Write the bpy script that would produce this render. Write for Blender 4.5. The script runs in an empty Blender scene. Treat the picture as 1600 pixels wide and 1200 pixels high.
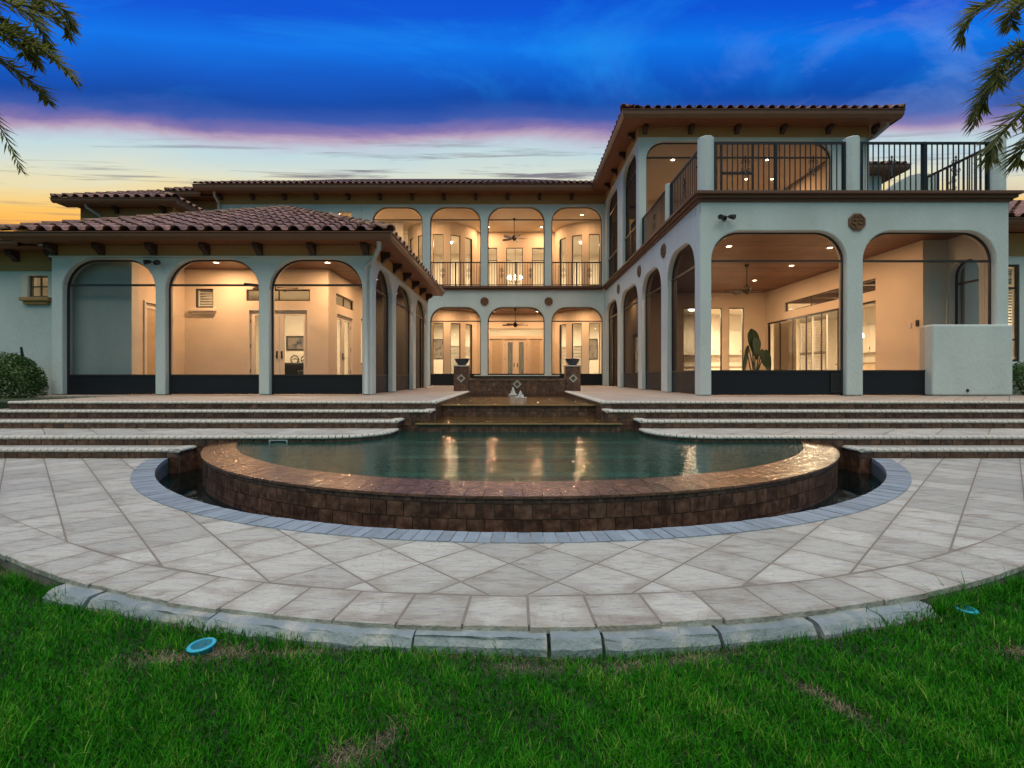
import bpy, bmesh, math, random
import numpy as np
from math import sin, cos, pi, sqrt, atan2, radians
from mathutils import Vector, Matrix, Euler
from mathutils.geometry import tessellate_polygon

random.seed(7)
rng = np.random.default_rng(7)
scene = bpy.context.scene
COL = scene.collection

# ------------------------------------------------------------------ camera
cam_d = bpy.data.cameras.new('camera')
cam = bpy.data.objects.new('camera', cam_d)
COL.objects.link(cam)
cam.location = (0, 0, 1.08)
cam.rotation_euler = (radians(90), 0, 0)
cam_d.sensor_width = 36
cam_d.lens = 36 * 772 / 1600
cam_d.shift_x = -5 / 1600
cam_d.shift_y = -12 / 1600
cam_d.clip_start = 0.05
cam_d.clip_end = 2000
scene.camera = cam


def S(r, g, b):
    f = lambda c: (c / 255 / 12.92) if c / 255 <= .04045 else ((c / 255 + .055) / 1.055) ** 2.4
    return (f(r), f(g), f(b), 1)


# ------------------------------------------------------------------ dusk sky
world = bpy.data.worlds.new('World')
scene.world = world
world.use_nodes = True
nt = world.node_tree
nt.nodes.clear()


class NT:
    """small helper for building node trees"""
    def __init__(s, tree):
        s.t = tree

    def n(s, kind, **kw):
        nd = s.t.nodes.new(kind)
        for k, v in kw.items():
            if k in nd.inputs.keys():
                nd.inputs[k].default_value = v
            else:
                setattr(nd, k, v)
        return nd

    def l(s, a, b):
        s.t.links.new(a, b)

    def m(s, op, a, b=None, c=None, clamp=False):
        nd = s.t.nodes.new('ShaderNodeMath')
        nd.operation = op
        nd.use_clamp = clamp
        for i, v in enumerate((a, b, c)):
            if v is None:
                continue
            if isinstance(v, (int, float)):
                nd.inputs[i].default_value = v
            else:
                s.l(v, nd.inputs[i])
        return nd.outputs[0]

    def ramp(s, fac, stops, interp='LINEAR'):
        nd = s.t.nodes.new('ShaderNodeValToRGB')
        nd.color_ramp.interpolation = interp
        e = nd.color_ramp.elements
        while len(e) > 1:
            e.remove(e[-1])
        e[0].position, e[0].color = stops[0]
        for p, c in stops[1:]:
            q = e.new(p)
            q.color = c
        if fac is not None:
            s.l(fac, nd.inputs[0])
        return nd.outputs[0]

    def mix(s, fac, a, b, blend='MIX'):
        nd = s.t.nodes.new('ShaderNodeMix')
        nd.data_type = 'RGBA'
        nd.blend_type = blend
        for sock, v in ((nd.inputs[0], fac), (nd.inputs[6], a), (nd.inputs[7], b)):
            if isinstance(v, (int, float)):
                sock.default_value = v
            elif isinstance(v, tuple):
                sock.default_value = v if len(v) == 4 else (*v, 1)
            else:
                s.l(v, sock)
        return nd.outputs[2]


w = NT(nt)
tc = w.n('ShaderNodeTexCoord')
sx = w.n('ShaderNodeSeparateXYZ')
w.l(tc.outputs['Generated'], sx.inputs[0])
X, Y, Z = sx.outputs
hor = w.m('SQRT', w.m('ADD', w.m('ADD', w.m('MULTIPLY', Y, Y), w.m('MULTIPLY', w.m('MULTIPLY', X, X), .10)), .0004))
elev = w.m('DIVIDE', w.m('ARCTAN2', Z, hor), pi / 2)
# cloud-deck coordinates: direction projected on a plane overhead
zz = w.m('ADD', w.m('MAXIMUM', Z, 0.0), .16)
cv = w.n('ShaderNodeCombineXYZ')
w.l(w.m('DIVIDE', X, zz), cv.inputs[0])
w.l(w.m('MULTIPLY', w.m('DIVIDE', Y, zz), 2.2), cv.inputs[1])
n1 = w.n('ShaderNodeTexNoise', Scale=.6, Detail=8.0, Roughness=.58, Distortion=.8)
w.l(cv.outputs[0], n1.inputs['Vector'])
n2 = w.n('ShaderNodeTexNoise', Scale=1.7, Detail=7.0, Roughness=.6, Distortion=.9)
w.l(cv.outputs[0], n2.inputs['Vector'])
jit = w.m('ADD', w.m('MULTIPLY', w.m('SUBTRACT', n1.outputs[0], .5), .034),
          w.m('MULTIPLY', w.m('SUBTRACT', n2.outputs[0], .5), .030))
el = w.m('ADD', elev, jit)
front = w.ramp(el, [(0, S(205, 130, 70)), (.12, S(238, 165, 88)), (.178, S(242, 168, 72)), (.203, S(243, 192, 98)), (.220, S(233, 207, 146)), (.236, S(219, 215, 184)),
                    (.250, S(204, 213, 202)), (.270, S(184, 208, 214)), (.279, S(182, 190, 206)), (.286, S(176, 152, 178)), (.293, S(124, 110, 166)),
                    (.305, S(52, 84, 164)), (.322, S(0, 68, 160)), (.345, S(0, 84, 190)), (.375, S(0, 110, 222)), (.402, S(0, 82, 206)), (.44, S(0, 74, 198)),
                    (.62, S(34, 104, 208)), (1, S(60, 125, 205))])
back = w.ramp(elev, [(0, S(78, 118, 120)), (.2, S(88, 142, 146)), (.42, S(76, 138, 180)), (1, S(60, 125, 205))])
# long thin cloud streaks low in the sky
st = w.n('ShaderNodeTexNoise', Scale=3.2, Detail=6.0, Roughness=.6, Distortion=.4)
sv = w.n('ShaderNodeCombineXYZ')
w.l(w.m('MULTIPLY', X, 1.3), sv.inputs[0])
w.l(w.m('MULTIPLY', elev, 40.0), sv.inputs[1])
w.l(w.m('MULTIPLY', Y, .6), sv.inputs[2])
w.l(sv.outputs[0], st.inputs['Vector'])
smask = w.ramp(st.outputs[0], [(.55, (0, 0, 0, 1)), (.68, (1, 1, 1, 1))])
low = w.ramp(elev, [(.15, (1, 1, 1, 1)), (.25, (.9, .9, .9, 1)), (.285, (.25, .25, .25, 1)), (.31, (0, 0, 0, 1))])
sm = w.m('MULTIPLY', w.m('MULTIPLY', smask, low), .95)
front = w.mix(sm, front, S(104, 96, 114))
# brighter azure rifts and a lavender veil in the high cloud
n3 = w.n('ShaderNodeTexNoise', Scale=.8, Detail=6.0, Roughness=.6, Distortion=1.2)
c3 = w.n('ShaderNodeVectorMath', operation='ADD')
c3.inputs[1].default_value = (4.3, 1.7, 0)
w.l(cv.outputs[0], c3.inputs[0])
w.l(c3.outputs[0], n3.inputs['Vector'])
rift = w.m('MULTIPLY', w.ramp(n3.outputs[0], [(.46, (0, 0, 0, 1)), (.72, (1, 1, 1, 1))]), w.ramp(elev, [(.31, (0, 0, 0, 1)), (.34, (1, 1, 1, 1))]))
front = w.mix(w.m('MULTIPLY', rift, .75), front, S(24, 142, 232))
veil = w.m('MULTIPLY', w.ramp(n2.outputs[0], [(.48, (0, 0, 0, 1)), (.70, (1, 1, 1, 1))]),
           w.ramp(w.m('ADD', w.m('MULTIPLY', X, .5), .5), [(.55, (0, 0, 0, 1)), (.80, (1, 1, 1, 1))]))
front = w.mix(w.m('MULTIPLY', veil, .42), front, S(128, 156, 212))
# the sunset side lies behind the house (+Y); the far side is the pale blue of dusk
az = w.n('ShaderNodeMapRange', interpolation_type='SMOOTHSTEP')
w.l(Y, az.inputs[0])
az.inputs[1].default_value = -.15
az.inputs[2].default_value = .35
sky = w.mix(az.outputs[0], back, front)
bg = w.n('ShaderNodeBackground', Strength=1.0)
w.l(sky, bg.inputs[0])
nish = w.n('ShaderNodeTexSky', sky_type='NISHITA')
nish.sun_disc = False
nish.sun_elevation = radians(1.0)
nish.sun_rotation = radians(-20)
bg2 = w.n('ShaderNodeBackground', Strength=.008)
w.l(nish.outputs[0], bg2.inputs[0])
add = w.n('ShaderNodeAddShader')
w.l(bg.outputs[0], add.inputs[0])
w.l(bg2.outputs[0], add.inputs[1])
wo = w.n('ShaderNodeOutputWorld')
w.l(add.outputs[0], wo.inputs[0])

# very soft overhead lamp added to brighten the garden beyond the dusk sky's own light
fill_sun_d = bpy.data.lights.new('sun', 'SUN')
fill_sun_d.energy = 2.4
fill_sun_d.angle = radians(75)
fill_sun_d.color = (1.0, .90, .62)
sun = bpy.data.objects.new('sun', fill_sun_d)
COL.objects.link(sun)
sun.rotation_euler = (radians(14), 0, radians(-8))
sun.location = (0, -10, 30)

vs = scene.view_settings
vs.view_transform = 'Standard'
vs.look = 'None'
vs.exposure = .14
vs.gamma = 1
vs.use_curve_mapping = False
scene.render.engine = 'CYCLES'
cy = scene.cycles
cy.use_denoising = True
cy.max_bounces = 8
cy.diffuse_bounces = 3
cy.glossy_bounces = 4
cy.transmission_bounces = 6
cy.transparent_max_bounces = 16
cy.sample_clamp_indirect = 6
cy.caustics_reflective = False
cy.caustics_refractive = False

# ------------------------------------------------------------------ materials
M = {}


def mat(name, col, rough=.8, var=.12, nscale=3.0, bump=0.0, bscale=40.0, rnd=0.0, col2=None, c2lo=.45, c2hi=.7,
        metal=0.0, spec=.5, coat=0.0, bdist=.01, stretch=None, detail=5.0):
    m = bpy.data.materials.new(name)
    m.use_nodes = True
    t = NT(m.node_tree)
    b = m.node_tree.nodes['Principled BSDF']
    g = t.n('ShaderNodeNewGeometry')
    oi = t.n('ShaderNodeObjectInfo')
    vec = g.outputs['Position']
    if stretch:
        mp = t.n('ShaderNodeMapping')
        mp.inputs['Scale'].default_value = stretch
        t.l(vec, mp.inputs[0])
        vec = mp.outputs[0]
    # a different cut of the pattern on every object
    ofs = t.n('ShaderNodeVectorMath', operation='ADD')
    cmb = t.n('ShaderNodeCombineXYZ')
    for i in range(3):
        t.l(t.m('MULTIPLY', oi.outputs['Random'], 17.0 + 9 * i), cmb.inputs[i])
    t.l(vec, ofs.inputs[0])
    if rnd:
        t.l(cmb.outputs[0], ofs.inputs[1])
    no = t.n('ShaderNodeTexNoise', Scale=nscale, Detail=detail, Roughness=.6)
    t.l(ofs.outputs[0], no.inputs['Vector'])
    c = (*col[:3], 1)
    base = c
    if col2:
        mk = t.ramp(no.outputs[0], [(c2lo, (0, 0, 0, 1)), (c2hi, (1, 1, 1, 1))])
        base = t.mix(mk, c, (*col2[:3], 1))
    hs = t.n('ShaderNodeHueSaturation')
    if isinstance(base, tuple):
        hs.inputs['Color'].default_value = base
    else:
        t.l(base, hs.inputs['Color'])
    v = t.m('ADD', t.m('MULTIPLY', t.m('SUBTRACT', no.outputs[0], .5), var * 2.4), 1.0)
    if rnd:
        v = t.m('ADD', v, t.m('MULTIPLY', t.m('SUBTRACT', oi.outputs['Random'], .5), rnd))
    t.l(v, hs.inputs['Value'])
    t.l(hs.outputs[0], b.inputs['Base Color'])
    b.inputs['Metallic'].default_value = metal
    b.inputs['Specular IOR Level'].default_value = spec
    b.inputs['Coat Weight'].default_value = coat
    if var:
        t.l(t.m('ADD', t.m('MULTIPLY', t.m('SUBTRACT', no.outputs[0], .5), .25), rough, clamp=True), b.inputs['Roughness'])
    else:
        b.inputs['Roughness'].default_value = rough
    if bump:
        nb = t.n('ShaderNodeTexNoise', Scale=bscale, Detail=4.0, Roughness=.6)
        t.l(ofs.outputs[0], nb.inputs['Vector'])
        bp = t.n('ShaderNodeBump', Strength=bump, Distance=bdist)
        t.l(nb.outputs[0], bp.inputs['Height'])
        t.l(bp.outputs[0], b.inputs['Normal'])
    M[name] = m
    return m


mat('stucco', (.635, .675, .645), .85, .19, 1.1, .7, 22, bdist=.02, stretch=(1, 1, .45), detail=9.0)
mat('loggia_wall', (.74, .665, .545), .85, .08, 1.1, .5, 26, bdist=.012)
mat('room_wall', (.74, .69, .60), .8, .03, 1.0)
mat('white_paint', (.74, .70, .62), .45, .03, 3)
mat('ceiling_white', (.72, .69, .62), .8, .03, 1)
mat('frieze', (.45, .255, .10), .85, .12, 2, .4, 30)
mat('soffit_wood', (.24, .095, .042), .6, .2, 6)
mat('dark_wood', (.055, .026, .017), .6, .25, 6, .3, 30)
mat('gutter', (.185, .078, .038), .42, .12, 3)
mat('cornice', (.150, .064, .034), .6, .15, 3)
mat('roof_tile', (.235, .115, .080), .8, .28, 9, .25, 60, rnd=.55, col2=(.37, .215, .165), detail=8.0)
mat('roof_base', (.06, .032, .025), .9, .1, 3)
mat('tile_brown', (.100, .045, .028), .36, .42, 13, .2, 45, rnd=.60, col2=(.215, .108, .068), c2lo=.42, c2hi=.72, detail=8.0)
mat('grout', (.20, .165, .135), .9, .15, 6)
m = mat('paver', (.50, .47, .405), .72, .22, 3.4, 1.0, 6, rnd=.30, col2=(.26, .21, .165), c2lo=.50, c2hi=.74, bdist=.05, stretch=(1, 2.8, 1), detail=12.0)
t = NT(m.node_tree)
b = m.node_tree.nodes['Principled BSDF']
old = b.inputs['Base Color'].links[0].from_socket
tcn = t.n('ShaderNodeTexCoord')
spn = t.n('ShaderNodeSeparateXYZ')
t.l(tcn.outputs['Generated'], spn.inputs[0])
dd_ = t.m('ADD', t.m('ABSOLUTE', t.m('SUBTRACT', spn.outputs[0], .5)), t.m('ABSOLUTE', t.m('SUBTRACT', spn.outputs[1], .5)))
g = t.n('ShaderNodeNewGeometry')
dn = t.n('ShaderNodeTexNoise', Scale=5.0, Detail=10.0, Roughness=.7)
t.l(g.outputs['Position'], dn.inputs['Vector'])
dirt = t.ramp(t.m('ADD', t.m('MULTIPLY', dd_, .9), t.m('MULTIPLY', t.m('SUBTRACT', dn.outputs[0], .5), 1.1)), [(.30, (0, 0, 0, 1)), (.62, (1, 1, 1, 1))])
t.l(t.mix(t.m('MULTIPLY', dirt, .50), old, (.27, .215, .16)), b.inputs['Base Color'])
# hairline chisel marks of the stamped finish
wv = t.n('ShaderNodeTexNoise', Scale=2.2, Detail=3.0, Distortion=2.2)
t.l(g.outputs['Position'], wv.inputs['Vector'])
line = t.ramp(t.m('ABSOLUTE', t.m('SUBTRACT', wv.outputs[0], .5)), [(.0, (1, 1, 1, 1)), (.006, (0, 0, 0, 1))])
cur_ = b.inputs['Base Color'].links[0].from_socket
t.l(t.mix(t.m('MULTIPLY', line, .35), cur_, (.16, .13, .105)), b.inputs['Base Color'])
mat('paver_base', (.225, .19, .155), .95, .2, 9)
mat('nose_brick', (.56, .515, .44), .7, .18, 12, .3, 50)
mat('border_brick', (.245, .285, .315), .7, .28, 9, .5, 40, rnd=.30)  # base colour carries the bluish light that falls along the trough
mat('concrete', (.25, .285, .29), .9, .35, 7, 1.0, 30, rnd=.2, col2=(.40, .37, .32), c2lo=.5, c2hi=.7, bdist=.015, detail=10.0)
mat('deck', (.40, .31, .25), .7, .15, 4, .2, 30)
mat('plaster', (.03, .17, .14), .6, .15, 3)
mat('trough', (.10, .115, .115), .7, .3, 5)
mat('iron', (.010, .010, .012), .4, 0)
mat('kick_metal', (.013, .014, .018), .45, .12, 5, spec=.3)
mat('bronze', (.030, .021, .017), .42, 0)
mat('blue_glaze', (.020, .038, .062), .18, .2, 8, coat=.5)
mat('pale_stone', (.45, .42, .36), .6, .1, 9)
mat('medallion', (.21, .105, .055), .8, .35, 14, .5, 60)
mat('downspout', (.48, .48, .46), .5, .06, 3)
mat('fan_dark', (.030, .018, .012), .5, .2, 6)
mat('soil', (.028, .040, .014), .95, .35, 6, .6, 30)
mat('cyan_plastic', (.03, .42, .55), .4, .1, 20)
mat('teal_lens', (.005, .15, .17), .3, .15, 30)
mat('moss_stone', (.24, .155, .06), .45, .35, 7, .4, 30, col2=(.12, .08, .028))
mat('white_metal', (.7, .7, .68), .45, 0)
mat('palm_trunk', (.13, .10, .07), .95, .3, 9, 1.0, 20, bdist=.03)
mat('dark_fabric', (.03, .032, .04), .9, .2, 8)
mat('picture_dark', (.03, .03, .035), .4, .1, 3)
mat('art', (.28, .24, .2), .7, .5, 4, col2=(.04, .05, .07))
mat('counter', (.30, .20, .13), .25, .3, 9)
mat('wood_door', (.72, .63, .49), .45, .06, 3)
mat('floor_tile', (.40, .30, .22), .45, .1, 2)
mat('curtain', (.55, .46, .33), .9, .12, 8)
mat('grey_shade', (.20, .19, .20), .9, .06, 3)


def leaf_mat(name, c1, c2, rough=.5, trans=.25):
    m = bpy.data.materials.new(name)
    m.use_nodes = True
    t = NT(m.node_tree)
    b = m.node_tree.nodes['Principled BSDF']
    g = t.n('ShaderNodeNewGeometry')
    no = t.n('ShaderNodeTexNoise', Scale=2.2, Detail=6.0)
    t.l(g.outputs['Position'], no.inputs['Vector'])
    f = t.m('ADD', t.m('MULTIPLY', g.outputs['Random Per Island'], .6), t.m('MULTIPLY', no.outputs[0], .4))
    t.l(t.ramp(f, [(.2, (*c1, 1)), (.8, (*c2, 1))]), b.inputs['Base Color'])
    b.inputs['Roughness'].default_value = rough
    b.inputs['Subsurface Weight'].default_value = 0
    out = m.node_tree.nodes['Material Output']
    tr = t.n('ShaderNodeBsdfTranslucent')
    tr.inputs[0].default_value = (c2[0] * 1.2, c2[1] * 1.3, c2[2], 1)
    mx = t.n('ShaderNodeMixShader', Fac=trans)
    t.l(b.outputs[0], mx.inputs[1])
    t.l(tr.outputs[0], mx.inputs[2])
    t.l(mx.outputs[0], out.inputs[0])
    M[name] = m


leaf_mat('palm_leaf', (.040, .085, .020), (.20, .19, .040), .5, .5)
leaf_mat('hedge_leaf', (.020, .055, .010), (.085, .170, .030), .42, .2)
leaf_mat('house_leaf', (.004, .014, .005), (.008, .034, .009), .4, .08)

# planked wooden ceiling
m = mat('ceiling_wood', (.255, .105, .048), .5, .1, 2)
t = NT(m.node_tree)
b = m.node_tree.nodes['Principled BSDF']
g = t.n('ShaderNodeNewGeometry')
sp = t.n('ShaderNodeSeparateXYZ')
t.l(g.outputs['Position'], sp.inputs[0])
fr = t.m('FRACT', t.m('MULTIPLY', sp.outputs[1], 7.0))
groove = t.m('LESS_THAN', fr, .10)
cell = t.m('FLOOR', t.m('MULTIPLY', sp.outputs[1], 7.0))
wn = t.n('ShaderNodeTexWhiteNoise', noise_dimensions='1D')
t.l(cell, wn.inputs['W'])
gr = t.n('ShaderNodeTexNoise', Scale=4.0, Detail=6.0, Roughness=.65)
mp = t.n('ShaderNodeMapping')
mp.inputs['Scale'].default_value = (.6, 9, 1)
t.l(g.outputs['Position'], mp.inputs[0])
t.l(mp.outputs[0], gr.inputs['Vector'])
f = t.m('ADD', t.m('MULTIPLY', wn.outputs[0], .5), t.m('MULTIPLY', gr.outputs[0], .6))
c = t.ramp(f, [(.2, (.085, .030, .013, 1)), (.85, (.19, .076, .034, 1))])
c = t.mix(groove, c, (.03, .011, .005))
t.l(c, b.inputs['Base Color'])

# upper deck paving: joints too fine to pick apart at this low angle
m = M['deck']
t = NT(m.node_tree)
b = m.node_tree.nodes['Principled BSDF']
g = t.n('ShaderNodeNewGeometry')
mp = t.n('ShaderNodeMapping')
mp.inputs['Rotation'].default_value = (0, 0, radians(45))
mp.inputs['Scale'].default_value = (2.8, 2.8, 2.8)
t.l(g.outputs['Position'], mp.inputs[0])
bt = t.n('ShaderNodeTexBrick', offset=0.0)
bt.inputs['Color1'].default_value = (.44, .36, .30, 1)
bt.inputs['Color2'].default_value = (.37, .29, .235, 1)
bt.inputs['Mortar'].default_value = (.16, .12, .10, 1)
bt.inputs['Scale'].default_value = 1.0
bt.inputs['Mortar Size'].default_value = .02
bt.inputs['Brick Width'].default_value = 1.0
bt.inputs['Row Height'].default_value = 1.0
t.l(mp.outputs[0], bt.inputs['Vector'])
t.l(bt.outputs[0], b.inputs['Base Color'])


def emit(name, col, s):
    m = bpy.data.materials.new(name)
    m.use_nodes = True
    b = m.node_tree.nodes['Principled BSDF']
    b.inputs['Base Color'].default_value = (.8, .8, .8, 1)
    b.inputs['Emission Color'].default_value = (*col, 1)
    b.inputs['Emission Strength'].default_value = s
    M[name] = m


emit('lamp_glow', (1, .74, .42), 26)
emit('lamp_white', (1, .83, .58), 22)


def clear(name, tint, rough, ior, refl=1.0, bump=None, dirt=0.0, dirtcol=(.05, .05, .05)):
    """thin transparent sheet: tinted see-through plus a Fresnel reflection"""
    m = bpy.data.materials.new(name)
    m.use_nodes = True
    t = NT(m.node_tree)
    m.node_tree.nodes.remove(m.node_tree.nodes['Principled BSDF'])
    out = m.node_tree.nodes['Material Output']
    tr = t.n('ShaderNodeBsdfTransparent')
    tr.inputs[0].default_value = (*tint, 1)
    gl = t.n('ShaderNodeBsdfGlossy', Roughness=rough)
    fr = t.n('ShaderNodeFresnel', IOR=ior)
    if bump:
        g = t.n('ShaderNodeNewGeometry')
        acc = None
        for sc, st_, stretch in bump:
            mp = t.n('ShaderNodeMapping')
            mp.inputs['Scale'].default_value = stretch
            t.l(g.outputs['Position'], mp.inputs[0])
            no = t.n('ShaderNodeTexNoise', Scale=sc, Detail=3.0, Roughness=.5)
            t.l(mp.outputs[0], no.inputs['Vector'])
            v = t.m('MULTIPLY', no.outputs[0], st_)
            acc = v if acc is None else t.m('ADD', acc, v)
        bp = t.n('ShaderNodeBump', Strength=1.0, Distance=1.0)
        t.l(acc, bp.inputs['Height'])
        t.l(bp.outputs[0], gl.inputs['Normal'])
        t.l(bp.outputs[0], fr.inputs['Normal'])
    fac = t.m('MULTIPLY', fr.outputs[0], refl, clamp=True)
    mx = t.n('ShaderNodeMixShader')
    base = tr.outputs[0]
    if dirt:
        df = t.n('ShaderNodeBsdfDiffuse')
        df.inputs[0].default_value = (*dirtcol, 1)
        m2 = t.n('ShaderNodeMixShader', Fac=dirt)
        t.l(base, m2.inputs[1])
        t.l(df.outputs[0], m2.inputs[2])
        base = m2.outputs[0]
    t.l(fac, mx.inputs[0])
    t.l(base, mx.inputs[1])
    t.l(gl.outputs[0], mx.inputs[2])
    t.l(mx.outputs[0], out.inputs[0])
    M[name] = m


clear('glass', (.93, .95, .93), .0, 1.35, .8)
clear('dimmed_glass', (.12, .13, .14), .02, 1.5)  # dim interior and dark reflections are put into the pane tint
clear('pool_water', (.40, .74, .66), .03, 1.33, 1.0, [(5.5, .006, (1, 1.8, 1)), (17, .0030, (1, 1.7, 1)), (40, .0010, (1, 1.3, 1))], .30, (.026, .135, .105))
clear('basin_water', (.80, .72, .55), .05, 1.33, 1.0, [(5, .030, (1, 1, 1)), (14, .012, (1, 1, 1))])
clear('trough_water', (.22, .36, .36), .02, 1.33, 1.0, [(6, .002, (1, 1, 1))], .1, (.02, .05, .05))

# insect screen: woven mesh, denser to the eye the more slantwise it is seen through
m = bpy.data.materials.new('screen_mesh')
m.use_nodes = True
t = NT(m.node_tree)
m.node_tree.nodes.remove(m.node_tree.nodes['Principled BSDF'])
out = m.node_tree.nodes['Material Output']
tr = t.n('ShaderNodeBsdfTransparent')
df = t.n('ShaderNodeBsdfDiffuse')
df.inputs[0].default_value = (.022, .018, .019, 1)
lw = t.n('ShaderNodeLayerWeight', Blend=.5)
fac = t.m('ADD', t.m('MULTIPLY', t.m('POWER', lw.outputs['Facing'], 1.6), 1.5), .07, clamp=True)
fac = t.m('MINIMUM', fac, .88)
mx = t.n('ShaderNodeMixShader')
t.l(fac, mx.inputs[0])
t.l(tr.outputs[0], mx.inputs[1])
t.l(df.outputs[0], mx.inputs[2])
t.l(mx.outputs[0], out.inputs[0])
M['screen_mesh'] = m

# wet coping: tile under a running film of water
m = mat('wet_tile', (.115, .052, .022), .12, .35, 10, .0, 45, rnd=.5, col2=(.195, .10, .05), coat=.6, spec=.5)
t = NT(m.node_tree)
b = m.node_tree.nodes['Principled BSDF']
for l_ in list(b.inputs['Roughness'].links):
    m.node_tree.links.remove(l_)
b.inputs['Roughness'].default_value = .24
g = t.n('ShaderNodeNewGeometry')
no = t.n('ShaderNodeTexNoise', Scale=38.0, Detail=3.0)
t.l(g.outputs['Position'], no.inputs['Vector'])
bp = t.n('ShaderNodeBump', Strength=.55, Distance=.012)
t.l(no.outputs[0], bp.inputs['Height'])
t.l(bp.outputs[0], b.inputs['Normal'])
t.l(bp.outputs[0], b.inputs['Coat Normal'])
b.inputs['Coat Roughness'].default_value = .05

# white falling and bubbling water
mat('foam', (.80, .82, .82), .3, .1, 30)

# grass blades: green with dried patches whose places are fixed in the lawn
m = bpy.data.materials.new('grass')
m.use_nodes = True
t = NT(m.node_tree)
b = m.node_tree.nodes['Principled BSDF']
at = t.n('ShaderNodeAttribute', attribute_name='dry')
at2 = t.n('ShaderNodeAttribute', attribute_name='tone')
cg = t.ramp(at2.outputs['Fac'], [(0, (.004, .045, .002, 1)), (.42, (.016, .155, .004, 1)), (.80, (.052, .30, .008, 1)), (1, (.24, .36, .06, 1))])
cd = t.ramp(at2.outputs['Fac'], [(0, (.13, .095, .05, 1)), (1, (.46, .37, .23, 1))])
cc = t.mix(at.outputs['Fac'], cg, cd)
t.l(cc, b.inputs['Base Color'])
b.inputs['Roughness'].default_value = .6
b.inputs['Specular IOR Level'].default_value = .08
out = m.node_tree.nodes['Material Output']
tr = t.n('ShaderNodeBsdfTranslucent')
t.l(cc, tr.inputs[0])
mx = t.n('ShaderNodeMixShader', Fac=.3)
t.l(b.outputs[0], mx.inputs[1])
t.l(tr.outputs[0], mx.inputs[2])
t.l(mx.outputs[0], out.inputs[0])
M['grass'] = m

# ------------------------------------------------------------------ builders
WM = {}


def link(name, data, parent=None, loc=(0, 0, 0), rot=(0, 0, 0), scl=(1, 1, 1)):
    o = bpy.data.objects.new(name, data)
    COL.objects.link(o)
    o.location, o.rotation_euler, o.scale = loc, rot, scl
    if parent is None and tuple(rot) == (0, 0, 0) and tuple(scl) == (1, 1, 1) and tuple(loc) == (0, 0, 0):
        mw = Matrix.Identity(4)
    else:
        mw = Matrix.LocRotScale(Vector(loc), Euler(rot), Vector(scl))
    WM[o.name] = mw
    if parent is not None:
        o.parent = parent
        o.matrix_parent_inverse = WM[parent.name].inverted()
    return o


def tag(o, label=None, cat=None, group=None, kind=None):
    for k, v in (('label', label), ('category', cat), ('group', group), ('kind', kind)):
        if v:
            o[k] = v
    return o


def empty(name, loc, label, cat, group=None):
    o = link(name, None, None, loc)
    return tag(o, label, cat, group)


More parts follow.
